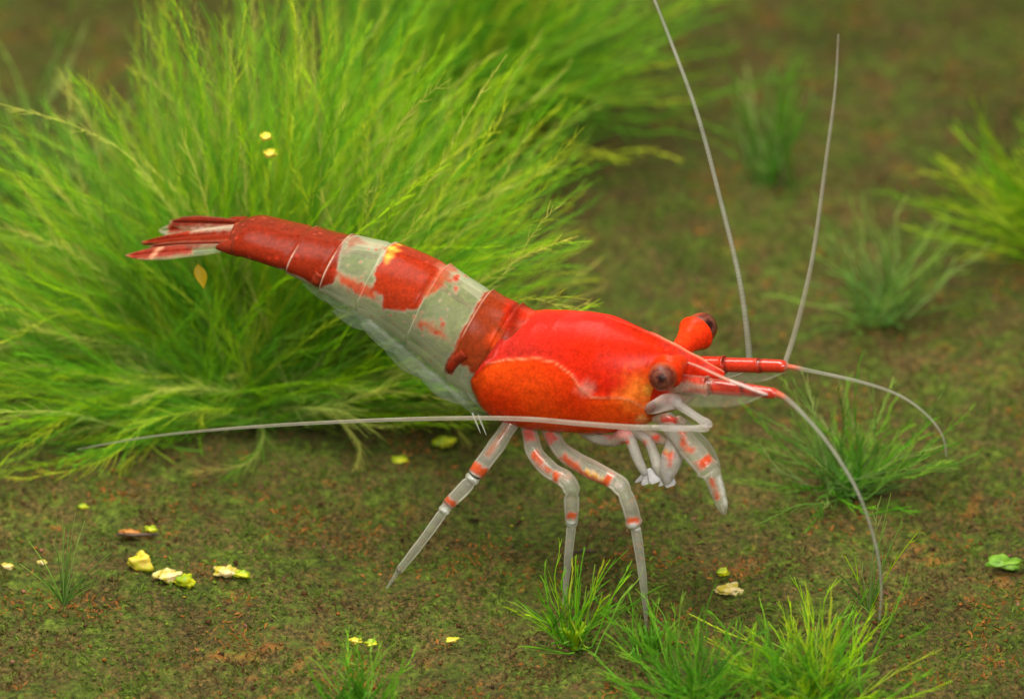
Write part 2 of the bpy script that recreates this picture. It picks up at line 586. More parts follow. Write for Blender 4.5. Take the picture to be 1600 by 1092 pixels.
# ---- trunk: abdomen and the head inside the carapace, one continuous surface
PAIRS = [((366, 345), (372, 385), 0.06), ((372, 337), (379, 396), 0.11), ((384, 333), (388, 402), 0.135), ((400, 331), (398, 405), 0.14), ((440, 340), (426, 414), 0.145), ((478, 348), (458, 426), 0.15),
         ((520, 357), (492, 446), 0.155), ((560, 364), (530, 466), 0.165), ((612, 374), (572, 490), 0.175), ((650, 385), (607, 512), 0.18), ((700, 408), (648, 545), 0.185),
         ((740, 432), (685, 577), 0.19), ((765, 447), (706, 594), 0.19), ((800, 464), (738, 618), 0.19), ((835, 482), (785, 640), 0.185), ((880, 492), (850, 650), 0.18), ((950, 506), (930, 655), 0.165),
         ((1000, 528), (985, 655), 0.14), ((1040, 548), (1032, 648), 0.11), ((1075, 566), (1072, 635), 0.08), ((1092, 580), (1090, 620), 0.05), ((1100, 592), (1099, 610), 0.02)]
C2 = np.array([((p[0][0] + p[1][0]) / 2, (p[0][1] + p[1][1]) / 2) for p in PAIRS])
JOINTS_PX = [(477, 387), (533, 405), (594, 430), (676, 470), (736, 518), (782, 545)]


def axis_t(p):
    """fraction along the trunk of the station nearest a px point on its middle line"""
    seg = np.linalg.norm(np.diff(C2, axis=0), axis=1); s = np.concatenate([[0], np.cumsum(seg)])
    best = (1e9, 0)
    for i in range(len(C2) - 1):
        e = C2[i + 1] - C2[i]
        h = np.clip(np.dot(np.array(p) - C2[i], e) / np.dot(e, e), 0, 1)
        d = np.linalg.norm(np.array(p) - C2[i] - h * e)
        if d < best[0]: best = (d, (s[i] + h * seg[i]) / s[-1])
    return best[1]


JT = [axis_t(p) for p in JOINTS_PX]


def rings(t):
    """each tergite overlaps the one behind it: a small step at every joint"""
    g = np.ones_like(t)
    for j in JT:
        d = t - j
        g += 0.045 * np.where(d > 0, np.exp(-d / 0.022), 0)
        g += 0.012 * np.exp(-(d / 0.004) ** 2)
        g -= 0.03 * np.exp(-((d + 0.006) / 0.005) ** 2)
    return g


NB, MB_ = 520, 150
v, tt, ts = sweep(PAIRS, NB, MB_, egg=0.10, keel=0.12, ring=rings)
V = v.reshape(-1, 3)
px = near_px(V)
nz1 = vnoise(V, 9.0, 1.7); nz2 = vnoise(V, 26.0, 5.1); nz3 = vnoise(V, 55.0, 8.3)
wob = 5 * nz1 + 4 * nz2 + 3 * nz3
col = np.zeros((len(V), 4)); col[:, :3] = lin((190, 186, 160)); col[:, 3] = 0.02
T1 = np.repeat(tt, MB_)


def mask(poly, soft=4, amp=1.0):
    return sstep((poly_sd(px, poly) + wob * amp) / soft * 0.5 + 0.5)


# tail half: sixth and fifth rings fully red, the fourth only stained
paint(col, mask([(330, 300), (545, 345), (541, 372), (531, 400), (526, 432), (520, 446), (495, 450), (468, 436), (440, 422), (330, 430)], 4, 0.5), lin((122, 31, 10)), 0.96)
paint(col, mask([(355, 320), (480, 335), (560, 352), (560, 366), (480, 356), (400, 340), (360, 350)], 10, 0.6), DKRED * 0.35, 0.96)
paint(col, mask([(535, 350), (618, 368), (610, 392), (585, 390), (560, 384), (542, 395)], 10, 1.4), DKRED, 0.55)
paint(col, mask([(527, 425), (545, 432), (570, 440), (585, 450), (592, 470), (560, 465), (532, 448)], 8, 1.2), RED, 0.6)
# third ring
paint(col, mask([(610, 360), (705, 400), (702, 420), (690, 440), (668, 462), (650, 486), (598, 484), (596, 466), (580, 456), (583, 434), (596, 408), (604, 386)], 4, 1.0), lin((150, 38, 11)), 0.95)
paint(col, mask([(630, 366), (705, 398), (712, 416), (690, 416), (640, 392)], 14, 1.0) * 0.7, DKRED * 0.55, 0.95)
paint(col, mask([(690, 410), (712, 420), (706, 440), (688, 452), (668, 468), (660, 462)], 8, 1.3), RED, 0.5)
for c in [(612, 386, 6), (620, 382, 7), (630, 378, 5), (606, 402, 4), (640, 384, 3)]:
    paint(col, mask(disc(*c), 6, 0.8), GOLD, 0.95)
# spots on the clear second ring
for c in [(712, 436, 5, 4), (711, 452, 5, 5), (702, 438, 5, 3), (692, 507, 4, 4), (735, 430, 4, 3)]:
    paint(col, mask(disc(*c), 5, 0.8), RED * 0.8, 0.85)
paint(col, mask([(650, 495), (676, 500), (698, 520), (704, 535), (690, 530), (668, 520), (648, 512)], 10, 1.5), RED, 0.55)
# first ring
paint(col, mask([(764, 436), (830, 470), (826, 500), (800, 560), (760, 590), (742, 588), (728, 572), (713, 567), (706, 585), (696, 583), (694, 566), (706, 548), (716, 522), (733, 498), (748, 472)], 4, 0.7), lin((134, 44, 14)), 0.94)
paint(col, mask([(770, 440), (826, 470), (812, 500), (795, 525), (785, 505), (790, 470)], 12, 1.0), RED * 0.85, 0.95)
paint(col, mask(disc(771, 530, 8, 12), 10, 1), ORANGE, 0.95)
paint(col, mask([(800, 462), (826, 474), (812, 505), (792, 530), (796, 500)], 12, 1.0) * 0.7, DKRED * 0.35, 0.95)  # shade of the crease against the carapace, painted into the ring
paint(col, mask(disc(704, 576, 7, 8), 5, 0.5), DKRED * 0.7, 0.95)
# the trunk under the carapace
paint(col, sstep((px[:, 0] - 800 - 0.0 * px[:, 1]) / 30), RED * 0.9, 0.9)
paint(col, mask([(1052, 520), (1130, 560), (1130, 640), (1050, 640)], 10, 1.0), lin((200, 150, 130)), 0.45)
cells = np.array([mnoise.cell_vector((p[0] * 30, p[1] * 30, p[2] * 30))[0] for p in V])
vd = np.array([mnoise.voronoi((p[0] * 26, p[1] * 26, p[2] * 26))[0][0] for p in V])
paint(col, sstep((0.26 - vd) / 0.1) * (vnoise(V, 6.0, 21.0) > 0.02) * (px[:, 0] < 800) * 0.75, RED * 0.7, 0.8)
# pale hinge lines on the joints, with broken highlights painted in
for j, dens in zip(JT[:5], (0.75, 0.8, 0.7, 0.55, 0.5)):
    m_ = np.exp(-((T1 - j - 0.001) / 0.0015) ** 2) * (0.45 + 0.45 * np.clip(nz1 * 4, -1, 1)) * dens
    paint(col, np.clip(m_, 0, 1), lin((226, 190, 168)), 0.8)
body = link('body', mesh_from('body', V, grid_faces(NB, MB_), col), M_SHELL, shrimp)
body['label'] = 'red ringed abdomen with clear bands'

# ---- muscle and gut seen through the clear rings
v, tt, ts = sweep(PAIRS[2:16], 200, 40, egg=0.05, ring=lambda t: 0.86 + 0.015 * np.sin(t * 60))
V = v.reshape(-1, 3)
col = np.zeros((len(V), 4)); col[:, :3] = lin((158, 156, 98)) * (1 + 0.35 * vnoise(V, 14, 4.4) + 0.25 * vnoise(V, 45, 2.2))[:, None]
col[:, 3] = np.clip(0.16 + 0.35 * vnoise(V, 8, 6.1), 0.04, 0.5) * np.tile(0.35 + 0.65 * sstep(0.5 + 0.8 * np.cos(np.linspace(0, 2 * math.pi, 40, endpoint=False)) + 0.3), 200)
link('muscle', mesh_from('muscle', V, grid_faces(200, 40), col), M_SHELL, shrimp)
gpt = [(p[0][0] * 0.72 + p[1][0] * 0.28, p[0][1] * 0.72 + p[1][1] * 0.28) for p in PAIRS[6:15]]
gp, gr = smooth_path([P(*q) for q in gpt], [0.011] * len(gpt), 80)
vv, ff = tube(gp, gr * (1 + 0.25 * np.sin(np.arange(80) * 0.9)), 8)
gc = np.zeros((len(vv), 4)); gc[:, :3] = lin((104, 74, 40)); gc[:, 3] = 0.45
link('gut', mesh_from('gut', vv, ff, gc), M_SHELL, shrimp)

# ---- carapace: a shell over the front half, free at its rear and lower edge
CP = [((822, 473), (742, 592), 0.222), ((828, 474), (747, 612), 0.226), ((838, 475), (762, 634), 0.23), ((852, 476), (785, 651), 0.232), ((880, 478), (830, 664), 0.23), ((915, 481), (885, 670), 0.225), ((950, 487), (935, 674), 0.212),
      ((980, 500), (972, 673), 0.19), ((1005, 513), (1000, 668), 0.165), ((1028, 526), (1016, 660), 0.135), ((1042, 535), (1026, 652), 0.11), ((1052, 541), (1032, 640), 0.085)]
NC, MC = 330, 170


def crings(t):
    return 1 + 0.03 * np.exp(-t / 0.02) - 0.018 * np.exp(-((t - 0.06) / 0.03) ** 2)


v, tt, ts = sweep(CP, NC, MC, egg=0.16, keel=0.15, ring=crings)
V = v.reshape(-1, 3)
px = near_px(V)
# the raised seam that bounds the gill cover
SEAM = [(744, 585), (760, 568), (790, 562), (840, 560), (868, 567), (893, 585), (908, 607), (925, 620), (965, 620), (985, 624), (1003, 634), (1030, 640)]
sd = line_d(px, SEAM)
cen = v.mean(1, keepdims=True)
nrm = (v - cen).reshape(-1, 3); nrm /= np.linalg.norm(nrm, axis=1, keepdims=True)
below = poly_sd(px, SEAM + [(1060, 720), (700, 720), (700, 600)])
V = V + nrm * (0.006 * np.exp(-(sd / 3.5) ** 2) + 0.006 * sstep(below / 10))[:, None]
nz1 = vnoise(V, 5.0, 2.7); nz2 = vnoise(V, 22.0, 5.9); nz3 = vnoise(V, 60.0, 3.3)
wob = 5 * nz1 + 4 * nz2 + 3 * nz3
col = np.zeros((len(V), 4)); col[:, :3] = RED; col[:, 3] = 0.985
paint(col, np.clip(0.5 + 1.2 * nz1, 0, 1) * 0.5, CRIM, 0.98)
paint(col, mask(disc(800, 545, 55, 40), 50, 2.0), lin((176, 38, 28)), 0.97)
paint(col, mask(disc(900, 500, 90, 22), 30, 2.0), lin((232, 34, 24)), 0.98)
paint(col, sstep((below + wob * 0.5) / 6 + 0.5), lin((214, 66, 12)), 0.985)
paint(col, sstep((below + wob * 0.5) / 6 + 0.5) * np.clip(0.2 + 1.5 * nz1, 0, 1) * 0.7, RED, 0.985)
paint(col, mask(disc(1002, 612, 34, 26), 26, 2.0), lin((240, 120, 40)), 0.98)
paint(col, mask(disc(1014, 610, 8, 8), 8, 1.0) * 0.9, GOLD, 0.98)
paint(col, mask(disc(965, 598, 16, 10), 14, 1.0) * 0.8, lin((200, 22, 18)), 0.98)
paint(col, mask(disc(893, 494, 14, 5), 10, 1.0) * 0.5, lin((160, 50, 42)), 0.98)
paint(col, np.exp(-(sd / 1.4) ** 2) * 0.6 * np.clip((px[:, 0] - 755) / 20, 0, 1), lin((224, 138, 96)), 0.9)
paint(col, mask(disc(915, 606, 9, 5), 12, 1.0) * 0.6, lin((214, 150, 130)), 0.9)
paint(col, mask(disc(1005, 652, 8, 5), 8, 1.0) * 0.8, lin((230, 170, 90)), 0.9)
# darker thin rear rim, see-through front edge
tC = np.repeat(tt, MC)
paint(col, np.clip(1 - tC / 0.03, 0, 1) * 0.75 * np.clip((600 - px[:, 1]) / 40, 0, 1), lin((150, 40, 24)), 0.9)
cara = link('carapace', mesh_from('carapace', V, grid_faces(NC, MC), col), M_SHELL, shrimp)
cara['label'] = 'glossy red carapace with an orange gill cover below a pale seam'


def limb_mesh(name, ptsr, n=90, sides=14, patches=(), base=(190, 186, 165), dens=0.02, mat=None, parent=None, wobble=1.3, joints=(), flat=1.0, soft=4, ripple=0.0):
    """ptsr: list of (3d point, radius cm). patches: (px polygon, rgb linear, density)"""
    pts, r = smooth_path([p for p, _ in ptsr], [q for _, q in ptsr], n)
    s = np.linspace(0, 1, n)
    for j, a, wd in joints: r = r * (1 + a * np.exp(-((s - j + wd * 0.8) / wd) ** 2) - 0.9 * a * np.exp(-((s - j - wd * 0.7) / (wd * 0.5)) ** 2))
    r = r * (1 + ripple * np.sin(s * 37 + ptsr[0][0][0] * 50) * np.sin(s * 15))
    vv, ff = tube(pts, r, sides, flat)
    c = np.zeros((len(vv), 4)); c[:, :3] = lin(base); c[:, 3] = dens
    p = to_px(vv)
    wb = 3 * vnoise(vv, 40.0, 3.3) + 2 * vnoise(vv, 90.0, 1.3)
    for poly, rgb, dd in patches:
        paint(c, sstep((poly_sd(p, poly) + wb * wobble) / soft * 0.5 + 0.5), rgb, dd)
    return link(name, mesh_from(name, vv, ff, c), mat or M_LIMB, parent or shrimp)


def hull(x0, y0, x1, y1, w):
    """px strip round a line"""
    d = np.array([x1 - x0, y1 - y0], float); d /= np.linalg.norm(d); q = np.array([-d[1], d[0]]) * w
    a, b = np.array([x0, y0]), np.array([x1, y1])
    return [tuple(a + q), tuple(b + q), tuple(b - q), tuple(a - q)]


K = 1 / PXCM
# ---- rostrum: a keeled blade between the eyes
def rostrum():
    top = [P(945, 496), P(985, 510), P(1030, 528), P(1075, 551), P(1110, 570), P(1132, 583)]
    wd = [0.005, 0.03, 0.065, 0.058, 0.04, 0.006]
    dp = [0.01, 0.05, 0.085, 0.075, 0.05, 0.01]
    n = 60
    c, w = smooth_path(top, wd, n); _, d = smooth_path(top, dp, n)
    sec = [(0, 0.10), (0.14, 0.02), (0.5, -0.45), (1.0, -0.95), (0.9, -1.05), (0.3, -0.8), (0, -0.75), (-0.3, -0.8), (-0.9, -1.05), (-1.0, -0.95), (-0.5, -0.45), (-0.14, 0.02)]
    m = len(sec)
    sec = np.array(sec)
    tz = 0.5 + 0.5 * np.sin(np.linspace(0, 34, n)) * np.linspace(0, 1, n)      # fine teeth
    up = np.array([0, 0, 1.0])
    vv = c[:, None] + (w[:, None] * sec[None, :, 0])[:, :, None] * LF + (d[:, None] * sec[None, :, 1])[:, :, None] * up
    vv[:, 0] += up * (0.006 * tz[:, None])
    vv = vv.reshape(-1, 3)
    cc = np.zeros((len(vv), 4)); cc[:, :3] = RED; cc[:, 3] = 0.9
    ph = np.tile(np.arange(m), n)
    s = np.repeat(np.linspace(0, 1, n), m)
    paint(cc, np.isin(ph, [0]) * sstep((s - 0.3) * 4) * 0.8, lin((236, 150, 118)), 0.8)
    paint(cc, np.isin(ph, [4, 8]) * 0.4, lin((216, 110, 80)), 0.8)
    link('rostrum', mesh_from('rostrum', vv, grid_faces(n, m), cc), M_SHELL, shrimp)


rostrum()


# ---- eyes on stalks
def eye_mat():
    m, nt, out = new_mat('compound_eye')
    L = nt.links.new
    tc = nd(nt, 'ShaderNodeTexCoord')
    sp = nd(nt, 'ShaderNodeVectorMath', operation='DISTANCE'); L(tc.outputs['Object'], sp.inputs[0]); sp.inputs[1].default_value = (0, 0, 1)
    nz = nd(nt, 'ShaderNodeTexNoise'); nz.inputs['Scale'].default_value = 3.2; nz.inputs['Detail'].default_value = 4; L(tc.outputs['Object'], nz.inputs['Vector'])
    ad = nd(nt, 'ShaderNodeMath', operation='MULTIPLY_ADD'); L(nz.outputs[0], ad.inputs[0]); ad.inputs[1].default_value = 0.9; L(sp.outputs['Value'], ad.inputs[2])
    cr = nd(nt, 'ShaderNodeValToRGB')
    st = [(0.27, lin((22, 8, 6))), (0.38, lin((66, 28, 22))), (0.50, lin((112, 62, 46))), (0.62, lin((84, 32, 24))), (0.80, lin((150, 62, 34)))]
    e = cr.color_ramp.elements
    while len(e) < len(st): e.new(0.5)
    for el, (p, c) in zip(e, st): el.position = p; el.color = (*c, 1)
    sc = nd(nt, 'ShaderNodeMath', operation='MULTIPLY'); L(ad.outputs[0], sc.inputs[0]); sc.inputs[1].default_value = 0.52
    L(sc.outputs[0], cr.inputs[0])
    vo = nd(nt, 'ShaderNodeTexVoronoi'); vo.inputs['Scale'].default_value = 14; L(tc.outputs['Object'], vo.inputs['Vector'])
    bp = nd(nt, 'ShaderNodeBump'); bp.inputs['Strength'].default_value = 0.25; bp.inputs['Distance'].default_value = 0.004; L(vo.outputs['Distance'], bp.inputs['Height'])
    pg = nd(nt, 'ShaderNodeBsdfPrincipled'); pg.inputs['Roughness'].default_value = 0.3; pg.inputs['Specular IOR Level'].default_value = 0.2
    L(cr.outputs[0], pg.inputs['Base Color']); L(bp.outputs[0], pg.inputs['Normal']); L(pg.outputs[0], out.inputs['Surface'])
    return m


M_EYE = eye_mat()


def eye(stalk, globe, r, look):
    st = limb_mesh('eyestalk', [(stalk[0], 0.036), (stalk[1], 0.046), (stalk[2], r * 1.2)], 40, 24, base=(226, 52, 14), dens=0.97, mat=M_SHELL)
    n, m = 20, 32
    th = np.linspace(0.001, math.pi - 0.001, n)[:, None]; ph = np.linspace(0, 2 * math.pi, m, endpoint=False)[None]
    vv = np.stack([np.sin(th) * np.cos(ph), np.sin(th) * np.sin(ph), np.cos(th) + 0 * ph], -1).reshape(-1, 3)
    me = mesh_from('eye', vv, grid_faces(n, m))
    o = bpy.data.objects.new('eye', me)
    SC.collection.objects.link(o)
    me.materials.append(M_EYE)
    q = Vector(look).to_track_quat('Z', 'Y')
    mw = q.to_matrix().to_4x4()
    mw.translation = Vector(globe)
    from mathutils import Matrix
    mw = mw @ Matrix.Scale(r, 4)
    o.parent = st
    bpy.context.view_layer.update()
    o.matrix_parent_inverse = st.matrix_world.inverted()
    o.matrix_basis = mw


eg = P(1036, 588, -0.215)
eye([P(1062, 568, -0.07), P(1052, 574, -0.15), P(1043, 580, -0.195)], eg, 0.057, tuple(CAM - eg + RIGHT * -3 + UP * -4))
eg = P(1096, 513, 0.245)
eye([P(1062, 548, 0.06), P(1074, 534, 0.13), P(1087, 521, 0.2)], eg, 0.062, tuple(LF * 0.4 + HD * 0.3 + UP * 0.1 - FWD * 1.0))

# ---- antennules: jointed red stalks, each with thin feelers
def feeler(name, ptsr, parent, n=110, col0=(168, 160, 138), root_red=0.0):
    pts, r = smooth_path([p for p, _ in ptsr], [q * 0.86 for _, q in ptsr], n)
    nn = 420
    f = np.linspace(0, n - 1, nn)
    pts = np.stack([np.interp(f, np.arange(n), pts[:, i]) for i in range(3)], -1)
    r = np.interp(f, np.arange(n), r)
    r = r * (1 + 0.05 * np.sin(np.arange(nn) * 2.1))          # many short rings
    vv, ff = tube(pts, r, 8)
    s = np.repeat(np.concatenate([[0], np.linspace(0, 1, nn), [1]]), 8)
    c = np.zeros((len(vv), 4)); c[:, :3] = lin(col0); c[:, 3] = 0.12
    c[:, :3] *= 0.75 * (1 + 0.15 * np.sin(s * 900))[:, None]
    if root_red: paint(c, sstep((root_red - s) / root_red * 1.5), lin((206, 90, 58)), 0.75)
    return link(name, mesh_from(name, vv, ff, c), M_FEEL, parent)


REDJ = lin((186, 42, 14))
near_ant = limb_mesh('antennule', [(P(1058, 598, -0.08), 0.036), (P(1085, 601, -0.09), 0.036), (P(1106, 604, -0.10), 0.038), (P(1112, 604, -0.10), 0.031), (P(1155, 608, -0.10), 0.030), (P(1163, 609, -0.10), 0.026), (P(1205, 614, -0.10), 0.022), (P(1216, 615, -0.10), 0.012)],
    110, 18, [(hull(1062, 588, 1108, 596, 7), REDJ, 0.85), (hull(1066, 612, 1108, 612, 4), REDJ, 0.7), (hull(1110, 605, 1215, 614, 18), REDJ, 0.9), (hull(1104, 590, 1110, 620, 3), DKRED * 0.5, 0.9), (hull(1158, 595, 1160, 622, 1.5), DKRED * 0.6, 0.9)], base=(206, 150, 120), dens=0.3, joints=[(0.32, 0.12, 0.02), (0.66, 0.08, 0.02)])
far_ant = limb_mesh('antennule', [(P(1085, 570, 0.10), 0.034), (P(1112, 570, 0.10), 0.034), (P(1132, 570, 0.10), 0.034), (P(1138, 570, 0.10), 0.029), (P(1183, 571, 0.10), 0.029), (P(1190, 571, 0.10), 0.027), (P(1222, 572, 0.10), 0.025), (P(1232, 573, 0.10), 0.010)],
    110, 18, [(hull(1085, 570, 1228, 572, 20), REDJ, 0.95), (hull(1130, 555, 1133, 585, 3), DKRED * 0.5, 0.9), (hull(1186, 555, 1188, 588, 2), DKRED * 0.6, 0.9)], base=(206, 150, 120), dens=0.3, joints=[(0.33, 0.12, 0.02), (0.7, 0.08, 0.02)])
# pale blade along the near antennule
limb_mesh('stylocerite', [(P(1050, 560, -0.05), 0.006), (P(1085, 570, -0.085), 0.008), (P(1130, 590, -0.13), 0.011), (P(1165, 604, -0.145), 0.016), (P(1192, 614, -0.15), 0.014), (P(1200, 617, -0.15), 0.005)], 60, 10,
    [(hull(1140, 594, 1205, 618, 14), lin((206, 166, 160)), 0.7)], base=(206, 120, 96), dens=0.5, flat=0.5)
feeler('flagellum', [(P(1213, 614, -0.1), 0.017), (P(1240, 632, -0.12), 0.011), (P(1292, 690, -0.2), 0.0095), (P(1340, 768, -0.3), 0.0085), (P(1368, 850, -0.36), 0.0075), (P(1377, 915, -0.40), 0.006), (P(1374, 968, -0.43), 0.004)], near_ant, root_red=0.08)
feeler('flagellum', [(P(1229, 572, 0.1), 0.013), (P(1270, 580, 0.1), 0.0085), (P(1350, 598, 0.08), 0.007), (P(1408, 619, 0.05), 0.006), (P(1450, 650, 0.0), 0.005), (P(1473, 682, -0.05), 0.004), (P(1479, 714, -0.08), 0.0025)], far_ant, root_red=0.12)
feeler('flagellum', [(P(1226, 570, 0.12), 0.012), (P(1246, 505, 0.2), 0.0125), (P(1270, 400, 0.3), 0.010), (P(1291, 250, 0.42), 0.0085), (P(1305, 140, 0.5), 0.006), (P(1310, 54, 0.56), 0.0035)], far_ant, root_red=0.0, col0=(190, 170, 140))
far_long = feeler('antenna', [(P(1090, 590, 0.14), 0.018), (P(1140, 584, 0.17), 0.017), (P(1166, 572, 0.2), 0.0155), (P(1170, 548, 0.22), 0.015), (P(1156, 440, 0.3), 0.0125), (P(1125, 310, 0.42), 0.0115), (P(1090, 180, 0.52), 0.0105), (P(1050, 70, 0.62), 0.009), (P(1010, -30, 0.7), 0.0075), (P(950, -170, 0.85), 0.004)], shrimp, n=160, col0=(158, 162, 142))
far_long['label'] = 'long grey antenna sweeping up past the red antennule'

# ---- near antenna: white jointed base, thrown forward then folded back along the flank
limb_mesh('antenna_base', [(P(1006, 640, -0.06), 0.016), (P(1022, 636, -0.14), 0.026), (P(1040, 629, -0.18), 0.034), (P(1054, 628, -0.2), 0.030), (P(1064, 632, -0.21), 0.012)], 50, 18,
    [(disc(1040, 624, 16, 8), lin((214, 176, 168)), 0.4)], base=(204, 190, 184), dens=0.12, mat=M_PALE)
limb_mesh('antenna_base', [(P(1052, 626, -0.2), 0.012), (P(1058, 631, -0.205), 0.022), (P(1070, 639, -0.21), 0.020), (P(1082, 647, -0.218), 0.018), (P(1094, 655, -0.225), 0.018), (P(1102, 660, -0.23), 0.022), (P(1108, 663, -0.232), 0.019), (P(1113, 666, -0.233), 0.005)], 60, 16, base=(204, 192, 186), dens=0.12, mat=M_PALE, flat=0.8)
limb_mesh('antenna_base', [(P(1109, 667, -0.24), 0.006), (P(1104, 668, -0.245), 0.016), (P(1094, 669, -0.26), 0.014), (P(1080, 669, -0.275), 0.011), (P(1060, 669, -0.29), 0.0115), (P(1020, 668, -0.308), 0.011)], 50, 14, base=(200, 186, 176), dens=0.15, mat=M_PALE)
ant = feeler('antenna', [(P(1030, 668, -0.305), 0.0125), (P(980, 667, -0.32), 0.0125), (P(900, 661, -0.35), 0.0115), (P(830, 655, -0.37), 0.011), (P(740, 653, -0.38), 0.0095), (P(600, 656, -0.38), 0.0085), (P(420, 665, -0.36), 0.0072), (P(250, 680, -0.34), 0.0045), (P(120, 702, -0.32), 0.0018)], shrimp, n=160, col0=(196, 166, 146))
ant['label'] = 'long pale antenna folded back under the body'


# ---- thin plates: antennal scales, tail fan, swimmerets
def blade(name, root, tip, wdir, prof, thick, mat, parent, base, dens, patches=(), camber=0.0, n=50, m=15, ridge=0.0, soft=4, edge_pale=0.0):
    root = np.array(root); tip = np.array(tip); wdir = np.array(wdir, float)
    ax = tip - root
    nn = np.cross(ax, wdir); nn /= np.linalg.norm(nn)
    s = np.linspace(0, 1, n)
    w = np.interp(s, [p[0] for p in prof], [p[1] for p in prof]); w2 = np.interp(s, [p[0] for p in prof], [p[2] for p in prof])
    kern = np.hanning(7); kern /= kern.sum()
    w[3:-3] = np.convolve(w, kern, 'valid'); w2[3:-3] = np.convolve(w2, kern, 'valid')
    q = np.linspace(-1, 1, m)
    lat = np.where(q[None] < 0, q[None] * w[:, None], q[None] * w2[:, None])
    mid = root + ax * s[:, None]
    bend = camber * np.sin(s * math.pi)[:, None] - camber * 1.2 * (q[None] ** 2) + ridge * np.exp(-(q[None] / 0.18) ** 2)
    tk = thick * (1 - q[None] ** 2) ** 0.5 * np.sin(np.clip(s, 0.03, 0.97) * math.pi)[:, None] ** 0.4
    up = mid[:, None] + lat[:, :, None] * wdir + (bend + tk)[:, :, None] * nn
    dn = mid[:, None] + lat[:, :, None] * wdir + (bend - tk)[:, :, None] * nn
    vv = np.concatenate([up, dn[:, ::-1]], 1)
    mm = 2 * m
    flat_ = vv.reshape(-1, 3)
    c = np.zeros((len(flat_), 4)); c[:, :3] = lin(base); c[:, 3] = dens
    p = to_px(flat_)
    wb = 3 * vnoise(flat_, 40.0, 6.3) + 2.5 * vnoise(flat_, 90.0, 1.3)
    for poly, rgb, dd in patches:
        paint(c, sstep((poly_sd(p, poly) + wb * 0.8) / soft * 0.5 + 0.5), rgb, dd)
    if edge_pale:
        qa = np.abs(np.concatenate([q, q[::-1]]))
        e = np.tile(sstep((qa - 0.8) / 0.2), n) + np.repeat(sstep((s - 0.93) / 0.07), mm)
        paint(c, np.clip(e, 0, 1) * edge_pale, lin((226, 178, 120)), 0.6)
    return link(name, mesh_from(name, flat_, grid_faces(n, mm), c), mat, parent)


ZUP = np.array([0, 0, 1.0])
SCALE_P = [(0, 0.008, 0.03), (0.2, 0.01, 0.06), (0.6, 0.01, 0.06), (0.85, 0.008, 0.04), (1, 0.002, 0.004)]
blade('antennal_scale', P(1048, 612, -0.15), P(1196, 618, -0.17), -LF * 0.75 - ZUP * 0.65, SCALE_P, 0.004, M_SCALE, shrimp, (150, 140, 116), 0.02, camber=0.01)
blade('antennal_scale', P(1100, 585, 0.16), P(1228, 582, 0.17), -LF * 0.75 - ZUP * 0.5, SCALE_P, 0.004, M_SCALE, shrimp, (150, 140, 116), 0.02, camber=0.01)

# tail fan
ALLRED = [(100, 300), (420, 300), (420, 430), (100, 430)]
tel = blade('telson', P(382, 362, 0.0), P(222, 379, -0.02), LF * 0.95 + ZUP * 0.3, [(0, 0.055, 0.055), (0.4, 0.045, 0.045), (0.8, 0.025, 0.025), (1, 0.003, 0.003)], 0.014, M_SHELL, shrimp, (170, 44, 24), 0.92,
    [(hull(360, 366, 230, 378, 9), lin((120, 30, 11)), 0.95), (hull(370, 355, 300, 358, 4), lin((180, 150, 130)), 0.4)], ridge=0.012, edge_pale=0.3)
UR = [(0, 0.02, 0.02), (0.25, 0.036, 0.036), (0.6, 0.05, 0.046), (0.82, 0.042, 0.036), (0.94, 0.02, 0.016), (1, 0.002, 0.002)]
UB = dict(ridge=0.010, soft=5, edge_pale=0.35)
blade('uropod', P(376, 350, 0.07), P(248, 360, 0.20), LF * 0.75 + ZUP * 0.6, UR, 0.006, M_FIN, shrimp, (200, 150, 110), 0.05, [(hull(390, 344, 262, 352, 13), DKRED * 0.8, 0.93), (hull(340, 336, 285, 334, 5), RED * 0.8, 0.9)], **UB)
blade('uropod', P(376, 350, 0.05), P(264, 347, 0.12), LF * 0.6 + ZUP * 0.75, [(a, b * 0.7, c * 0.7) for a, b, c in UR], 0.006, M_FIN, shrimp, (200, 150, 110), 0.05, [(hull(390, 342, 266, 344, 12), lin((116, 30, 11)), 0.93), (hull(350, 358, 300, 361, 2.5), lin((220, 186, 176)), 0.6)], **UB)
blade('uropod', P(374, 386, -0.06), P(196, 399, -0.16), LF * 0.8 + ZUP * 0.3, UR, 0.006, M_FIN, shrimp, (170, 150, 110), 0.05,
    [(hull(300, 386, 196, 399, 11), lin((132, 34, 12)), 0.92), (hull(345, 376, 290, 384, 6), lin((116, 32, 12)), 0.8), (hull(252, 386, 236, 402, 1.6), lin((236, 170, 130)), 0.8)], **UB)
blade('uropod', P(374, 380, -0.05), P(232, 385, -0.08), LF * 0.6 + ZUP * 0.4, [(a, b * 0.6, c * 0.6) for a, b, c in UR], 0.006, M_FIN, shrimp, (170, 140, 100), 0.05,
    [(hull(352, 376, 232, 386, 8), lin((116, 30, 11)), 0.88)], **UB)
limb_mesh('uropod_base', [(P(384, 384, -0.07), 0.03), (P(365, 386, -0.09), 0.036), (P(348, 386, -0.1), 0.02), (P(338, 387, -0.1), 0.006)], 30, 12, base=(128, 34, 14), dens=0.9, mat=M_SHELL)
limb_mesh('uropod_base', [(P(384, 350, 0.07), 0.03), (P(365, 350, 0.09), 0.03), (P(352, 351, 0.1), 0.016), (P(342, 351, 0.1), 0.006)], 30, 12, base=(128, 34, 14), dens=0.9, mat=M_SHELL)

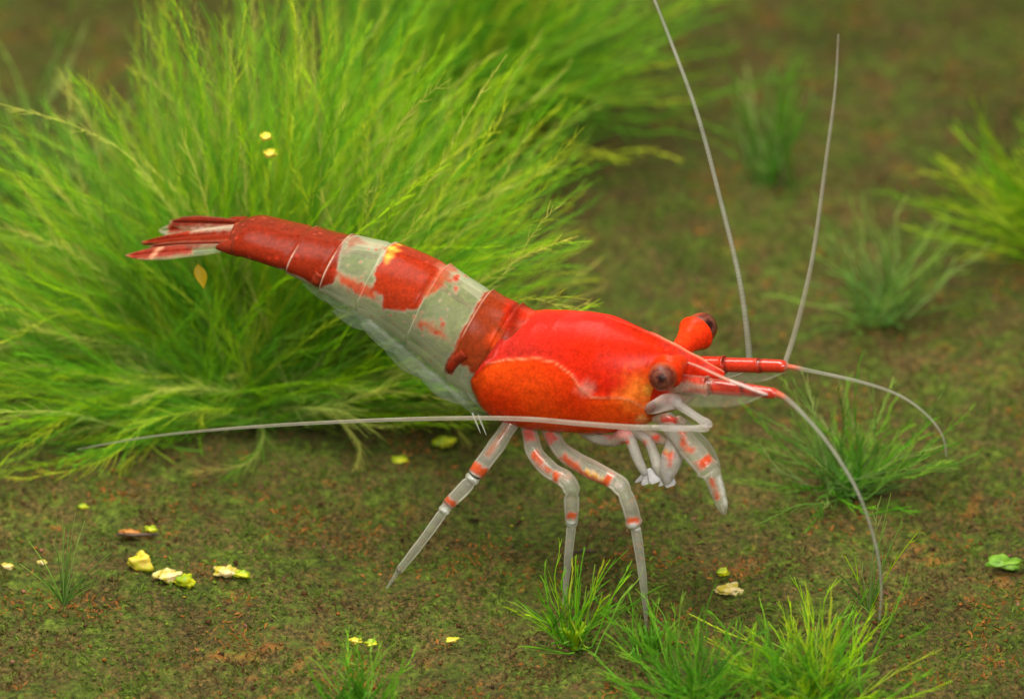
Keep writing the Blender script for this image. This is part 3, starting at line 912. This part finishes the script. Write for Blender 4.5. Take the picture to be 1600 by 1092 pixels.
# swimmerets under the abdomen, each a soft clear paddle
PLEO = [((545, 470), (474, 438), 0.05), ((585, 500), (503, 456), 0.055), ((640, 546), (556, 494), 0.062), ((690, 590), (606, 534), 0.066), ((735, 626), (652, 574), 0.066), ((784, 650), (700, 606), 0.06)]
PP = [(0, 0.3, 0.3), (0.2, 0.8, 0.7), (0.5, 1.0, 0.9), (0.8, 0.75, 0.5), (0.93, 0.4, 0.2), (1, 0.05, 0.05)]
for side in (-1, 1):
    for (r_, t_, w_) in PLEO:
        for twin in (0, 1):
            jx, jy = RNG.normal(size=2) * 5
            rp = P(r_[0] + jx, r_[1] + jy, -0.06); tp = P(t_[0] + jx + 12 * twin - 6, t_[1] + jy * 1.5 + 9 * twin, -0.12 + 0.04 * twin)
            if side > 0:
                rp = rp + LF * 0.14; tp = tp + LF * 0.2
            dirw = np.cross(tp - rp, LF); dirw /= np.linalg.norm(dirw)
            w2 = w_ * (0.85 - 0.25 * twin)
            blade('swimmeret', rp, tp, dirw * 0.9 + LF * (0.35 + 0.3 * twin) * side, [(a, b * w2, c * w2) for a, b, c in PP], 0.003, M_FIN, shrimp, (176, 186, 160), 0.03,
                  [(hull(r_[0] - 6, r_[1] + 4, t_[0] + 20, t_[1] + 6, 1.3), lin((200, 206, 186)), 0.35)], camber=0.006, n=30, m=11)
# the clear side flap of the first ring, in front of the swimmerets
blade('side_flap', P(752, 582, -0.17), P(772, 650, -0.15), -HD * 0.9 + ZUP * 0.1, [(0, 0.03, 0.09), (0.3, 0.03, 0.13), (0.7, 0.03, 0.10), (1, 0.01, 0.01)], 0.006, M_FIN, shrimp, (200, 200, 180), 0.12, [(hull(748, 605, 786, 652, 5), lin((222, 218, 205)), 0.6)], camber=0.01)
limb_mesh('side_flap', [(P(726, 552, -0.185), 0.022), (P(713, 562, -0.19), 0.022), (P(705, 573, -0.195), 0.018), (P(702, 580, -0.195), 0.008)], 30, 12, [(disc(704, 573, 4), DKRED, 0.9)], base=(130, 40, 20), dens=0.92, mat=M_SHELL)
limb_mesh('side_flap', [(P(500, 428, -0.15), 0.02), (P(494, 438, -0.155), 0.02), (P(488, 442, -0.155), 0.008)], 20, 10, base=(140, 40, 16), dens=0.85, mat=M_SHELL)
for (x, y) in ((742, 655), (751, 658)):
    limb_mesh('bristle', [(P(x - 4, y - 10, -0.12), 0.004), (P(x, y, -0.13), 0.005), (P(x + 9, y + 22, -0.15), 0.001)], 14, 6, base=(214, 220, 200), dens=0.4)


# ---- legs
def G3(px_, py_, z=0.012): return G(px_, py_, z)


BAND = lin((200, 76, 26))
legs = [
    ('walking_leg', [(P(808, 648, -0.12), 0.030), (P(797, 664, -0.16), 0.032), (P(775, 697, -0.22), 0.034), (P(746, 736, -0.29), 0.031), (P(741, 744, -0.30), 0.027), (P(724, 764, -0.33), 0.028), (P(702, 786, -0.36), 0.025), (P(697, 793, -0.37), 0.020), (P(665, 838, -0.42), 0.019), (P(626, 888, -0.46), 0.015), (P(622, 893, -0.465), 0.010), (G3(604, 919), 0.003)],
     [(hull(752, 726, 741, 741, 20), BAND, 0.9), (hull(707, 780, 699, 790, 16), BAND, 0.85), (hull(800, 655, 760, 715, 6), lin((176, 108, 74)), 0.55), (hull(741, 742, 737, 750, 8), lin((226, 226, 216)), 0.6), (hull(698, 792, 694, 800, 8), lin((226, 226, 216)), 0.6)],
     [(0.36, 0.16, 0.012), (0.555, 0.18, 0.012)]),
    ('walking_leg', [(P(822, 656, -0.10), 0.030), (P(828, 678, -0.14), 0.031), (P(836, 708, -0.20), 0.034), (P(858, 733, -0.24), 0.036), (P(882, 748, -0.27), 0.035), (P(892, 762, -0.28), 0.030), (P(893, 785, -0.29), 0.030), (P(893, 811, -0.30), 0.027), (P(893, 818, -0.30), 0.020), (P(889, 860, -0.33), 0.017), (P(884, 912, -0.36), 0.012), (G3(880, 962), 0.003)],
     [(hull(824, 668, 830, 690, 9), lin((208, 70, 60)), 0.6), (hull(833, 705, 848, 728, 7), BAND, 0.8), (hull(848, 728, 866, 740, 4), BAND, 0.7), (hull(864, 744, 874, 748, 9), BAND, 0.92), (hull(886, 804, 900, 808, 6), BAND, 0.9), (disc(886, 745, 7), lin((214, 170, 150)), 0.3), (disc(893, 818, 10, 5), lin((226, 226, 220)), 0.6)],
     [(0.43, 0.15, 0.02), (0.59, 0.2, 0.012)]),
    ('walking_leg', [(P(854, 662, -0.09), 0.031), (P(864, 682, -0.13), 0.032), (P(880, 706, -0.18), 0.035), (P(916, 729, -0.24), 0.037), (P(950, 746, -0.28), 0.036), (P(970, 760, -0.30), 0.032), (P(983, 788, -0.32), 0.031), (P(991, 818, -0.33), 0.028), (P(993, 824, -0.33), 0.021), (P(1000, 870, -0.36), 0.019), (P(1006, 920, -0.385), 0.014), (G3(1010, 982), 0.003)],
     [(hull(857, 672, 866, 692, 9), lin((208, 66, 60)), 0.65), (hull(876, 712, 905, 734, 7), BAND, 0.8), (hull(900, 734, 946, 757, 5), BAND, 0.95), (hull(912, 732, 944, 750, 2.5), lin((250, 190, 90)), 0.95), (hull(944, 760, 956, 738, 6), BAND, 0.95), (hull(980, 812, 1000, 816, 6), BAND, 0.9), (disc(968, 758, 7), lin((214, 190, 180)), 0.3), (disc(994, 824, 11, 5), lin((226, 226, 220)), 0.6)],  # the thin gold line on the orange stripe is a painted highlight
     [(0.45, 0.12, 0.02), (0.585, 0.2, 0.012)]),
]
for nm, pr, pa, jo in legs:
    limb_mesh(nm, pr, 170, 16, pa, joints=jo, base=(190, 186, 170), dens=0.06, ripple=0.05)

# third maxilliped, reaching down in front of the mouth
limb_mesh('feeding_leg', [(P(1040, 655, -0.1), 0.036), (P(1055, 672, -0.13), 0.042), (P(1080, 702, -0.17), 0.046), (P(1106, 733, -0.21), 0.044), (P(1114, 746, -0.22), 0.034), (P(1121, 766, -0.23), 0.031), (P(1128, 788, -0.24), 0.024), (P(1132, 803, -0.245), 0.008)], 110, 18,
    [(disc(1068, 690, 7, 10), SPOT, 0.8), (disc(1078, 703, 9, 6), SPOT, 0.75), (disc(1065, 677, 5), SPOT, 0.7), (hull(1090, 728, 1113, 714, 8), lin((216, 78, 34)), 0.93), (hull(1111, 745, 1122, 780, 4), BAND, 0.75), (hull(1124, 742, 1136, 790, 3), lin((230, 228, 218)), 0.6)], joints=[(0.6, 0.12, 0.02)], base=(196, 186, 160), dens=0.12, mat=M_LIMB)
limb_mesh('feeding_leg', [(P(1062, 662, -0.02), 0.03), (P(1095, 695, 0.0), 0.034), (P(1112, 722, 0.02), 0.03), (P(1118, 740, 0.02), 0.022), (P(1126, 775, 0.03), 0.018), (P(1130, 798, 0.03), 0.006)], 70, 14, base=(170, 160, 130), dens=0.1)
# claw legs held up under the mouth
limb_mesh('claw_leg', [(P(900, 668, -0.06), 0.014), (P(930, 684, -0.1), 0.022), (P(958, 688, -0.13), 0.024), (P(975, 680, -0.15), 0.030), (P(985, 688, -0.16), 0.022), (P(996, 716, -0.18), 0.020), (P(1006, 736, -0.19), 0.016), (P(1010, 742, -0.19), 0.006)], 90, 14,
    [(disc(965, 676, 26, 12), lin((224, 140, 130)), 0.6), (disc(976, 692, 8, 4), lin((214, 70, 44)), 0.8)], base=(206, 200, 190), dens=0.25, mat=M_PALE)
limb_mesh('claw_leg', [(P(985, 672, -0.08), 0.018), (P(1010, 686, -0.12), 0.02), (P(1020, 705, -0.14), 0.020), (P(1028, 728, -0.17), 0.024), (P(1030, 742, -0.18), 0.010)], 70, 14, [(disc(1008, 692, 6, 5), BAND, 0.6)], base=(206, 198, 186), dens=0.25, mat=M_PALE)
limb_mesh('claw_leg', [(P(1052, 668, -0.09), 0.026), (P(1054, 690, -0.13), 0.034), (P(1050, 715, -0.16), 0.044), (P(1044, 735, -0.18), 0.036), (P(1042, 752, -0.19), 0.02), (P(1043, 760, -0.19), 0.004)], 80, 16,
    [(hull(1034, 708, 1052, 710, 4), SPOT, 0.8), (hull(1052, 710, 1044, 728, 4), SPOT, 0.85), (disc(1042, 704, 4), GOLD, 0.5)], base=(214, 204, 196), dens=0.3, mat=M_PALE)
for (x0, y0, x1, y1, w) in ((1012, 732, 1000, 752, 0.030), (1013, 732, 1012, 756, 0.032), (1014, 732, 1026, 754, 0.030), (1044, 738, 1036, 758, 0.026), (1046, 738, 1048, 760, 0.026)):
    a_, b_ = P(x0, y0, -0.18), P(x1, y1, -0.2)
    blade('claw_brush', a_, b_, RIGHT * 0.9 + UP * 0.3, [(0, 0.3 * w, 0.3 * w), (0.5, 0.7 * w, 0.7 * w), (0.85, w, w), (1, 0.7 * w, 0.7 * w)], 0.004, M_PALE, shrimp, (210, 206, 208), 0.42, n=18, m=9)
# mouthparts
limb_mesh('mouthpart', [(P(1022, 655, -0.1), 0.012), (P(1040, 655, -0.12), 0.024), (P(1054, 658, -0.13), 0.014), (P(1062, 656, -0.13), 0.018), (P(1072, 660, -0.13), 0.005)], 40, 12, [(disc(1046, 656, 15, 8), lin((190, 46, 24)), 0.85)], base=(190, 150, 130), dens=0.3)
limb_mesh('mouthpart', [(P(1000, 668, -0.05), 0.02), (P(1022, 682, -0.09), 0.024), (P(1040, 688, -0.1), 0.02), (P(1050, 694, -0.1), 0.006)], 40, 12, [(disc(1026, 684, 10, 6), lin((214, 74, 50)), 0.9)], base=(206, 180, 160), dens=0.35)


# ------------------------------------------------------------------ plants
def in_shrimp(pts):
    x, l = loc_xy(pts)
    return ((x > -1.85) & (x < 1.4) & (l < 0.36) & (l > -0.6) & (pts[:, 2] > 0.25)).any()


def out_of_clump(p):
    """bounds of the big clump: open floor in front of it and at its back left"""
    q = to_px(p)
    return bool(((q[:, 0] > 320) & (q[:, 1] > 668)).any() or (q[:, 1] > 745).any() or ((q[:, 0] < 190) & (q[:, 1] < 130 - 0.3 * q[:, 0])).any() or (q[:, 0] > 955).any())


def strand(base, d, length, droop, curl, k=22):
    """a filament that starts along d and bends with its weight"""
    s = np.linspace(0, 1, k)[:, None]
    d = d / np.linalg.norm(d)
    side = np.cross(d, RNG.normal(size=3)); side /= np.linalg.norm(side)
    p = base + d * length * s + np.array([0, 0, -1.0]) * droop * length * s ** 2.2 + side * curl * length * s ** 2
    s2 = np.cross(d, side)
    for amp, fr in ((0.045, 4), (0.018, 11)):
        p += amp * length * s * (side * RNG.normal() * np.sin(s * fr * (0.7 + 0.6 * RNG.random()) + 6 * RNG.random()) + s2 * RNG.normal() * np.sin(s * fr * (0.7 + 0.6 * RNG.random()) + 6 * RNG.random()))
    return p


def branchlets(p, n, length, ang, k=3, start=0.18):
    """short side shoots, alternate along the strand"""
    m = len(p)
    t = start + (0.97 - start) * (np.arange(n) + RNG.random(n) * 0.7) / n
    f = t * (m - 1)
    b = np.stack([np.interp(f, np.arange(m), p[:, i]) for i in range(3)], -1)
    tg = np.gradient(p, axis=0); tg = np.stack([np.interp(f, np.arange(m), tg[:, i]) for i in range(3)], -1)
    tg /= np.linalg.norm(tg, axis=1, keepdims=True)
    sd_ = np.cross(tg, RNG.normal(size=(n, 3))); sd_ /= np.linalg.norm(sd_, axis=1, keepdims=True)
    a = ang * (0.6 + 0.8 * RNG.random((n, 1)))
    d = tg * np.cos(a) + sd_ * np.sin(a)
    L = length * (0.5 + 0.8 * RNG.random(n)) * (1.05 - 0.75 * t)
    s = np.linspace(0, 1, k)[None, :, None]
    q = b[:, None] + d[:, None] * L[:, None, None] * s + tg[:, None] * (L[:, None, None] * 0.35 * s ** 2)
    return q, t


PALG = dict(
    lime=[lin((180, 218, 22)), lin((162, 210, 28)), lin((206, 224, 60)), lin((136, 200, 36))],
    green=[lin((116, 186, 40)), lin((134, 194, 46)), lin((100, 168, 40)), lin((156, 200, 70))],
    olive=[lin((150, 186, 80)), lin((134, 174, 76)), lin((176, 200, 116)), lin((120, 162, 70))],
)


def strand_color(pal, n):
    c = np.array(pal)[RNG.integers(0, len(pal), n)] * (0.75 + 0.5 * RNG.random(n))[:, None]
    return c


def add_strands(bag, strands, pal, r0, nb, blen, bang, lowdark=None):
    S = np.stack(strands); m, k, _ = S.shape
    rad = r0 * (0.7 + 0.6 * RNG.random((m, 1))) * np.linspace(1, 0.35, k)[None]
    vv, ff = tube_batch(S, rad)
    c = strand_color(pal, m)
    # deeper green towards the foot, yellower and paler towards the tip
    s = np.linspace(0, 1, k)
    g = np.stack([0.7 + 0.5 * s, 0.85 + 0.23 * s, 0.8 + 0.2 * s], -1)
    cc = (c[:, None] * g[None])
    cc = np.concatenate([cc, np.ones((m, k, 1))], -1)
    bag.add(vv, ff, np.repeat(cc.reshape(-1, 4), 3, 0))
    if nb:
        Q, CQ = [], []
        for i in range(m):
            q, t = branchlets(S[i], nb, blen, bang)
            Q.append(q)
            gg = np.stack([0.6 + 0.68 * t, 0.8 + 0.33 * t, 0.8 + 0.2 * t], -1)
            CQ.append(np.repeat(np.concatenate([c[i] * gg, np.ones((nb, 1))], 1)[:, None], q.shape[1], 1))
        Q = np.concatenate(Q); CQ = np.concatenate(CQ)
        rq = r0 * 0.62 * (0.7 + 0.6 * RNG.random((len(Q), 1))) * np.linspace(1, 0.4, Q.shape[1])[None]
        vv, ff = tube_batch(Q, rq)
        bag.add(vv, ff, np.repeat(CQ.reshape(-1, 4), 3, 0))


def rand_dir(az, el):
    return np.array([math.cos(az) * math.cos(el), math.sin(az) * math.cos(el), math.sin(el)])


def tuft(name, label, base, count, lmin, lmax, elmin, elmax, pal, r0, nb, blen, spread, droop=0.15, group=None, azr=(0, 2 * math.pi), avoid=False, lean=(0, 0, 0), bang=0.5, curl=0.12, extra=None, cat='aquatic plant'):
    o = empty(name, base)
    bpy.context.view_layer.update()
    st = []
    tries = 0
    while len(st) < count and tries < count * 6:
        tries += 1
        el = math.asin(math.sin(elmin) + (math.sin(elmax) - math.sin(elmin)) * RNG.random())
        az = azr[0] + (azr[1] - azr[0]) * RNG.random()
        d = rand_dir(az, el) + np.array(lean)
        b = base + np.array([RNG.normal() * spread, RNG.normal() * spread, -0.01])
        ln = lmin + (lmax - lmin) * RNG.random() ** 0.7
        p = strand(b, d, ln, droop * (0.3 + RNG.random()) * (1.2 - el / 1.6), curl * RNG.normal())
        p[:, 2] = np.maximum(p[:, 2], 0.004 + 0.03 * RNG.random())
        if avoid and (in_shrimp(p) or out_of_clump(p)): continue
        st.append(p)
    if extra: st += extra
    bag = Bag()
    add_strands(bag, st, pal, r0, nb, blen, bang)
    me = bag.mesh('foliage')
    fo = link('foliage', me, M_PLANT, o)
    fo['kind'] = 'stuff'
    # the knot of old stems at the foot
    kb = Bag()
    for i in range(9):
        d = rand_dir(2 * math.pi * i / 9, 1.1)
        q = np.stack([base + d * l for l in np.linspace(-0.02, 0.10, 5)])
        vv, ff = tube(q, np.linspace(r0 * 3.2, r0 * 1.5, 5), 6)
        kb.add(vv, ff, np.tile(np.append(np.array(pal[0]) * 0.7, 1), (len(vv), 1)))
    link('stem', kb.mesh('stem'), M_PLANT, o)
    tag(o, label, cat, group)
    return o


# the big clump behind the tail
b0 = G(400, 640)
ex = []
def px_strand(pl, k=22):
    pts, _ = smooth_path([np.array(p) for p in pl], [0] * len(pl), k)
    return pts
# a few strays that lie low in front of it
ex.append(px_strand([b0, G(405, 650, 0.06), G(412, 680, 0.07), G(400, 712, 0.05), G(368, 730, 0.05), G(290, 738, 0.04)]))
ex.append(px_strand([b0, G(408, 655, 0.05), G(410, 690, 0.06), G(385, 722, 0.04), G(345, 750, 0.04)]))
ex.append(px_strand([b0, G(320, 640, 0.3), G(230, 660, 0.3), G(180, 710, 0.2), G(110, 735, 0.1), G(10, 750, 0.05)]))
ex.append(px_strand([b0, G(500, 640, 0.2), G(560, 690, 0.1), G(556, 735, 0.05)]))
ex.append(px_strand([b0, G(520, 640, 0.25), G(600, 670, 0.15), G(690, 650, 0.1), G(735, 700, 0.04)]))
R_ = math.radians
add = []
for i in range(140):     # low fan to the left, sweeping over the floor
    az = R_(RNG.uniform(165, 250)); el = R_(RNG.uniform(8, 40))
    p = strand(b0 + RNG.normal(size=3) * np.array([.1, .1, 0]), rand_dir(az, el), RNG.uniform(0.8, 1.55), 0.32 * (0.5 + RNG.random()), 0.1 * RNG.normal())
    p[:, 2] = np.maximum(p[:, 2], 0.01 + 0.05 * RNG.random())
    if not in_shrimp(p) and not out_of_clump(p): add.append(p)
for i in range(60):     # low fan to the right, behind the shrimp
    az = R_(RNG.uniform(-35, 25)); el = R_(RNG.uniform(5, 35))
    p = strand(b0 + RNG.normal(size=3) * np.array([.1, .1, 0]), rand_dir(az, el), RNG.uniform(0.7, 1.4), 0.25 * (0.5 + RNG.random()), 0.1 * RNG.normal())
    p[:, 2] = np.maximum(p[:, 2], 0.01 + 0.05 * RNG.random())
    if not in_shrimp(p) and not out_of_clump(p): add.append(p)
tuft('feathery_plant', 'large bright green clump of feathery filaments right behind the shrimp tail', b0, 1700, 0.6, 1.95, R_(12), R_(88), PALG['lime'] + PALG['green'] + [lin((206, 214, 110))], 0.0024, 52, 0.13, 0.19, 0.12, avoid=True, extra=ex + add, bang=0.52, curl=0.22, lean=(0.05, 0.1, 0))
# a second clump further back
tuft('feathery_plant', 'blurred bright green clump rising behind the large feathery clump', G(640, 225), 420, 0.8, 1.7, R_(28), R_(88), PALG['lime'][1:] + PALG['green'], 0.0045, 26, 0.13, 0.2, 0.12, bang=0.45, curl=0.18, azr=(R_(-80), R_(110)), lean=(0.1, 0, 0))
tuft('feathery_plant', 'blurred yellow green clump beyond the fan-shaped olive tuft', G(1700, 390), 200, 0.4, 0.9, R_(15), R_(88), PALG['lime'], 0.005, 14, 0.18, 0.14, 0.12)
# small tufts
tuft('grass_tuft', 'short bright tuft round the foot of the middle walking leg', G(898, 1008), 42, 0.20, 0.42, R_(38), R_(86), PALG['lime'] + PALG['green'], 0.0042, 6, 0.09, 0.035, 0.06, lean=(-0.1, 0, 0), bang=0.3)
tuft('grass_tuft', 'little tuft at the tip of the front walking leg', G(1016, 1016), 22, 0.10, 0.24, R_(30), R_(86), PALG['green'], 0.004, 4, 0.06, 0.04, 0.06, bang=0.3)
tuft('grass_tuft', 'spiky green tuft next to the fullest tuft, below the front walking leg', G(1085, 1105), 75, 0.20, 0.52, R_(22), R_(84), PALG['green'], 0.0042, 8, 0.10, 0.07, 0.08, bang=0.35)
tuft('grass_tuft', 'fullest green tuft, below the drooping feeler', G(1262, 1100), 120, 0.22, 0.50, R_(25), R_(86), PALG['lime'] + PALG['green'], 0.0042, 8, 0.11, 0.09, 0.08, bang=0.35)
tuft('grass_tuft', 'feathery green tuft beneath the arching feeler', G(1322, 768), 75, 0.25, 0.62, R_(18), R_(82), PALG['green'] + PALG['olive'], 0.0040, 12, 0.10, 0.06, 0.08, lean=(0.12, 0, 0), bang=0.4)
tuft('grass_tuft', 'faint olive tuft spreading like a fan, well behind the arching feeler', G(1378, 498), 46, 0.30, 0.62, R_(14), R_(80), PALG['olive'], 0.0045, 10, 0.10, 0.05, 0.05, bang=0.4)
tuft('grass_tuft', 'narrow blurred green tuft between the two tall feelers', G(1200, 285), 40, 0.25, 0.62, R_(66), R_(88), PALG['olive'] + PALG['green'][:1], 0.0055, 8, 0.10, 0.05, 0.03, bang=0.3)
tuft('grass_tuft', 'blurred olive tuft in the shade behind the big feathery clump', G(60, 330), 60, 0.4, 1.0, R_(20), R_(80), PALG['olive'], 0.005, 12, 0.14, 0.12, 0.1, bang=0.4)
tuft('grass_tuft', 'soft green tuft with two yellow specks right behind it', G(556, 1112), 34, 0.15, 0.34, R_(45), R_(86), PALG['green'], 0.0042, 6, 0.08, 0.04, 0.05, bang=0.35)


def sprig(label, base, shoots, pal):
    """a sparse plant whose shoots can be counted: every shoot is a part"""
    o = empty('sprig', base)
    bpy.context.view_layer.update()
    for pl, r, nb in shoots:
        p = px_strand([base] + pl, 24)
        bag = Bag()
        add_strands(bag, [p], pal, r, nb, 0.10, 0.45)
        link('shoot', bag.mesh('shoot'), M_PLANT, o)
    tag(o, label, 'aquatic plant')


y0 = G(1358, 958)[1]
def fan(cx, cy, tips, dy=0.0):
    b = G(cx, cy)
    return b, [([PY((cx + 0.45 * (tx - cx)), cy + 0.55 * (ty - cy), b[1] + k * 0.4), PY(tx, ty, b[1] + k)], r, nb) for tx, ty, k, r, nb in tips]
b, sh = fan(1358, 958, [(1372, 785, 0.02, .0048, 8), (1392, 770, 0.05, .004, 4), (1410, 815, 0.0, .0042, 5), (1433, 832, -0.04, .0045, 4), (1295, 880, -0.05, .0042, 5), (1320, 868, 0.05, .0036, 3), (1345, 890, 0.02, .0036, 3), (1386, 880, -0.05, .004, 4), (1345, 945, -0.05, .004, 0), (1338, 905, -0.03, .0034, 2)])
sprig('sparse pale green sprig beside the lower end of the drooping feeler', b, sh, PALG['olive'] + PALG['lime'][:1])
b, sh = fan(100, 945, [(98, 810, 0.05, .004, 2), (118, 800, 0.0, .0036, 1), (133, 812, 0.03, .0036, 1), (165, 848, 0.05, .0042, 1), (175, 862, -0.05, .004, 1), (150, 905, -0.1, .004, 1), (142, 918, -0.12, .004, 0), (45, 845, 0.04, .004, 1), (30, 880, 0.0, .0038, 1), (52, 893, -0.06, .004, 2), (112, 855, -0.04, .0036, 0), (96, 860, 0.0, .004, 1), (85, 832, 0.06, .0034, 1), (128, 872, -0.07, .0036, 1), (70, 905, -0.1, .0038, 0), (125, 835, 0.06, .0034, 0), (108, 825, 0.1, .003, 0)])
sprig('spidery green sprig left of the yellow food crumbs', b, sh, PALG['olive'])


# ------------------------------------------------------------------ crumbs and litter
M_YEL = crumb_mat('yellow_crumb', lin((170, 170, 6)), lin((216, 190, 70)))
M_CRM = crumb_mat('cream_crumb', lin((176, 160, 20)), lin((222, 196, 140)))
M_LIM = crumb_mat('lime_crumb', lin((120, 150, 6)), lin((190, 190, 10)))
M_ORG = crumb_mat('orange_crumb', lin((150, 86, 34)), lin((206, 140, 60)))
M_TWIG = crumb_mat('dark_twig', lin((34, 24, 16)), lin((72, 52, 34)))


def crumb(px_, py_, wx, hz, mat, label, z=None, group=None, cat='food crumb', pos=None, name='food_crumb', lobes=0.8):
    n, m = 14, 20
    th = np.linspace(0.02, math.pi - 0.02, n)[:, None]; ph = np.linspace(0, 2 * math.pi, m, endpoint=False)[None]
    vv = np.stack([np.sin(th) * np.cos(ph), np.sin(th) * np.sin(ph), np.cos(th) + 0 * ph], -1).reshape(-1, 3)
    sd_ = RNG.random() * 50
    vv = vv * (1 + lobes * vnoise(vv, 1.5, sd_) + 0.3 * vnoise(vv, 3.5, sd_))[:, None]
    rx, rz = wx / 2 * K * 1.0, hz / 2 * K * 0.6
    vv = vv * np.array([rx, (rx + rz) / 2, rz])
    c = G(px_, py_, rz * 0.5) if pos is None else pos
    o = link(name, mesh_from(name, vv, grid_faces(n, m)), mat)
    o.location = c
    o.rotation_euler = (0, 0, RNG.random() * 0.6 - 0.3)
    tag(o, label, cat, group)
    return o


crumb(219, 876, 34, 46, M_YEL, 'tallest yellow crumb, pale in the middle, on a dark patch of floor')
crumb(262, 898, 38, 26, M_CRM, 'cream crumb lying between the tallest yellow crumb and a lime one')
crumb(290, 908, 30, 30, M_LIM, 'lime yellow crumb touching the cream crumb')
crumb(352, 892, 34, 20, M_CRM, 'whitish angular crumb lying apart, with a lime flake against it')
crumb(378, 896, 24, 14, M_LIM, 'small lime flake against the whitish angular crumb')
crumb(1140, 921, 42, 22, M_CRM, 'whitish crumb on the floor past the front walking leg')
crumb(1130, 893, 18, 20, M_LIM, 'little yellow green crumb just behind the whitish crumb past the front leg')
crumb(236, 826, 18, 13, M_LIM, 'tiny lime speck behind the dark twig')
crumb(203, 831, 30, 11, M_ORG, 'flat orange flake along the dark twig')
crumb(625, 717, 26, 15, M_LIM, 'bright yellow speck on the floor left of the rear walking leg')
crumb(695, 690, 34, 22, M_LIM, 'blurred yellow green clot under the folded antenna')
crumb(12, 884, 18, 13, M_CRM, 'small cream crumb at the tip of the spidery sprig')
crumb(66, 878, 16, 12, M_CRM, 'small cream crumb among the shoots of the spidery sprig')
crumb(130, 791, 14, 11, M_LIM, 'lone lime dot on the floor behind the spidery sprig')
crumb(556, 1000, 20, 12, M_YEL, 'deep yellow speck behind the soft green tuft')
crumb(580, 1004, 18, 12, M_LIM, 'lime speck next to the deep yellow one')
crumb(707, 999, 20, 10, M_YEL, 'flat yellow speck on bare floor between tufts')
crumb(1570, 878, 44, 20, crumb_mat('green_clot', lin((86, 130, 20)), lin((120, 160, 40))), 'soft green clot of algae on the floor beyond the sprig', lobes=1.0, cat='algae', name='algae_clot')
yb = b0[1] - 0.55
crumb(0, 0, 18, 18, M_YEL, 'upper of two yellow dots caught in the big feathery clump', pos=PY(415, 214, b0[1] - 0.1))
crumb(0, 0, 20, 20, M_YEL, 'lower of two yellow dots caught in the big feathery clump', pos=PY(421, 240, b0[1] - 0.12))


def leaf_scrap(label, c, w, h):
    bag = Bag()
    n, m = 12, 7
    s = np.linspace(0, 1, n); q = np.linspace(-1, 1, m)
    wd = np.sin(s ** 0.8 * math.pi) ** 1.2 * w
    vv = c + (q[None] * wd[:, None])[:, :, None] * RIGHT + ((s - 0.5) * h)[:, None, None] * -UP + (0.15 * w * (q[None] ** 2) + 0.1 * w * np.sin(s * 5)[:, None])[:, :, None] * -FWD + ((s - 0.5) * w * 0.9)[:, None, None] * RIGHT
    back = vv + FWD * 0.004
    allv = np.concatenate([vv, back[:, ::-1]], 1).reshape(-1, 3)
    cc = np.tile(np.append(lin((206, 176, 20)), 1), (len(allv), 1))
    o = link('leaf_scrap', mesh_from('leaf_scrap', allv, grid_faces(n, 2 * m), cc), M_PLANT)
    tag(o, label, 'leaf')


leaf_scrap('yellow scrap of leaf hanging in the green clump under the tail fan', PY(314, 432, b0[1] - 0.62), 0.026, 0.1)


def twig(label, pl, r):
    pts, rr = smooth_path(pl, [r * 0.6, r, r * 0.8, r * 0.4][:len(pl)], 24)
    pts += RNG.normal(size=pts.shape) * r * 0.15
    vv, ff = tube(pts, rr, 7)
    o = link('twig', mesh_from('twig', vv, ff), M_TWIG)
    tag(o, label, 'twig')


twig('thin dark twig lying behind the tallest yellow crumb', [G(182, 834, .015), G(205, 836, .02), G(228, 835, .02), G(250, 835, .012)], 0.008)
twig('dark broken twig beside the middle walking leg', [G(896, 862, .015), G(912, 860, .02), G(930, 861, .012)], 0.006)
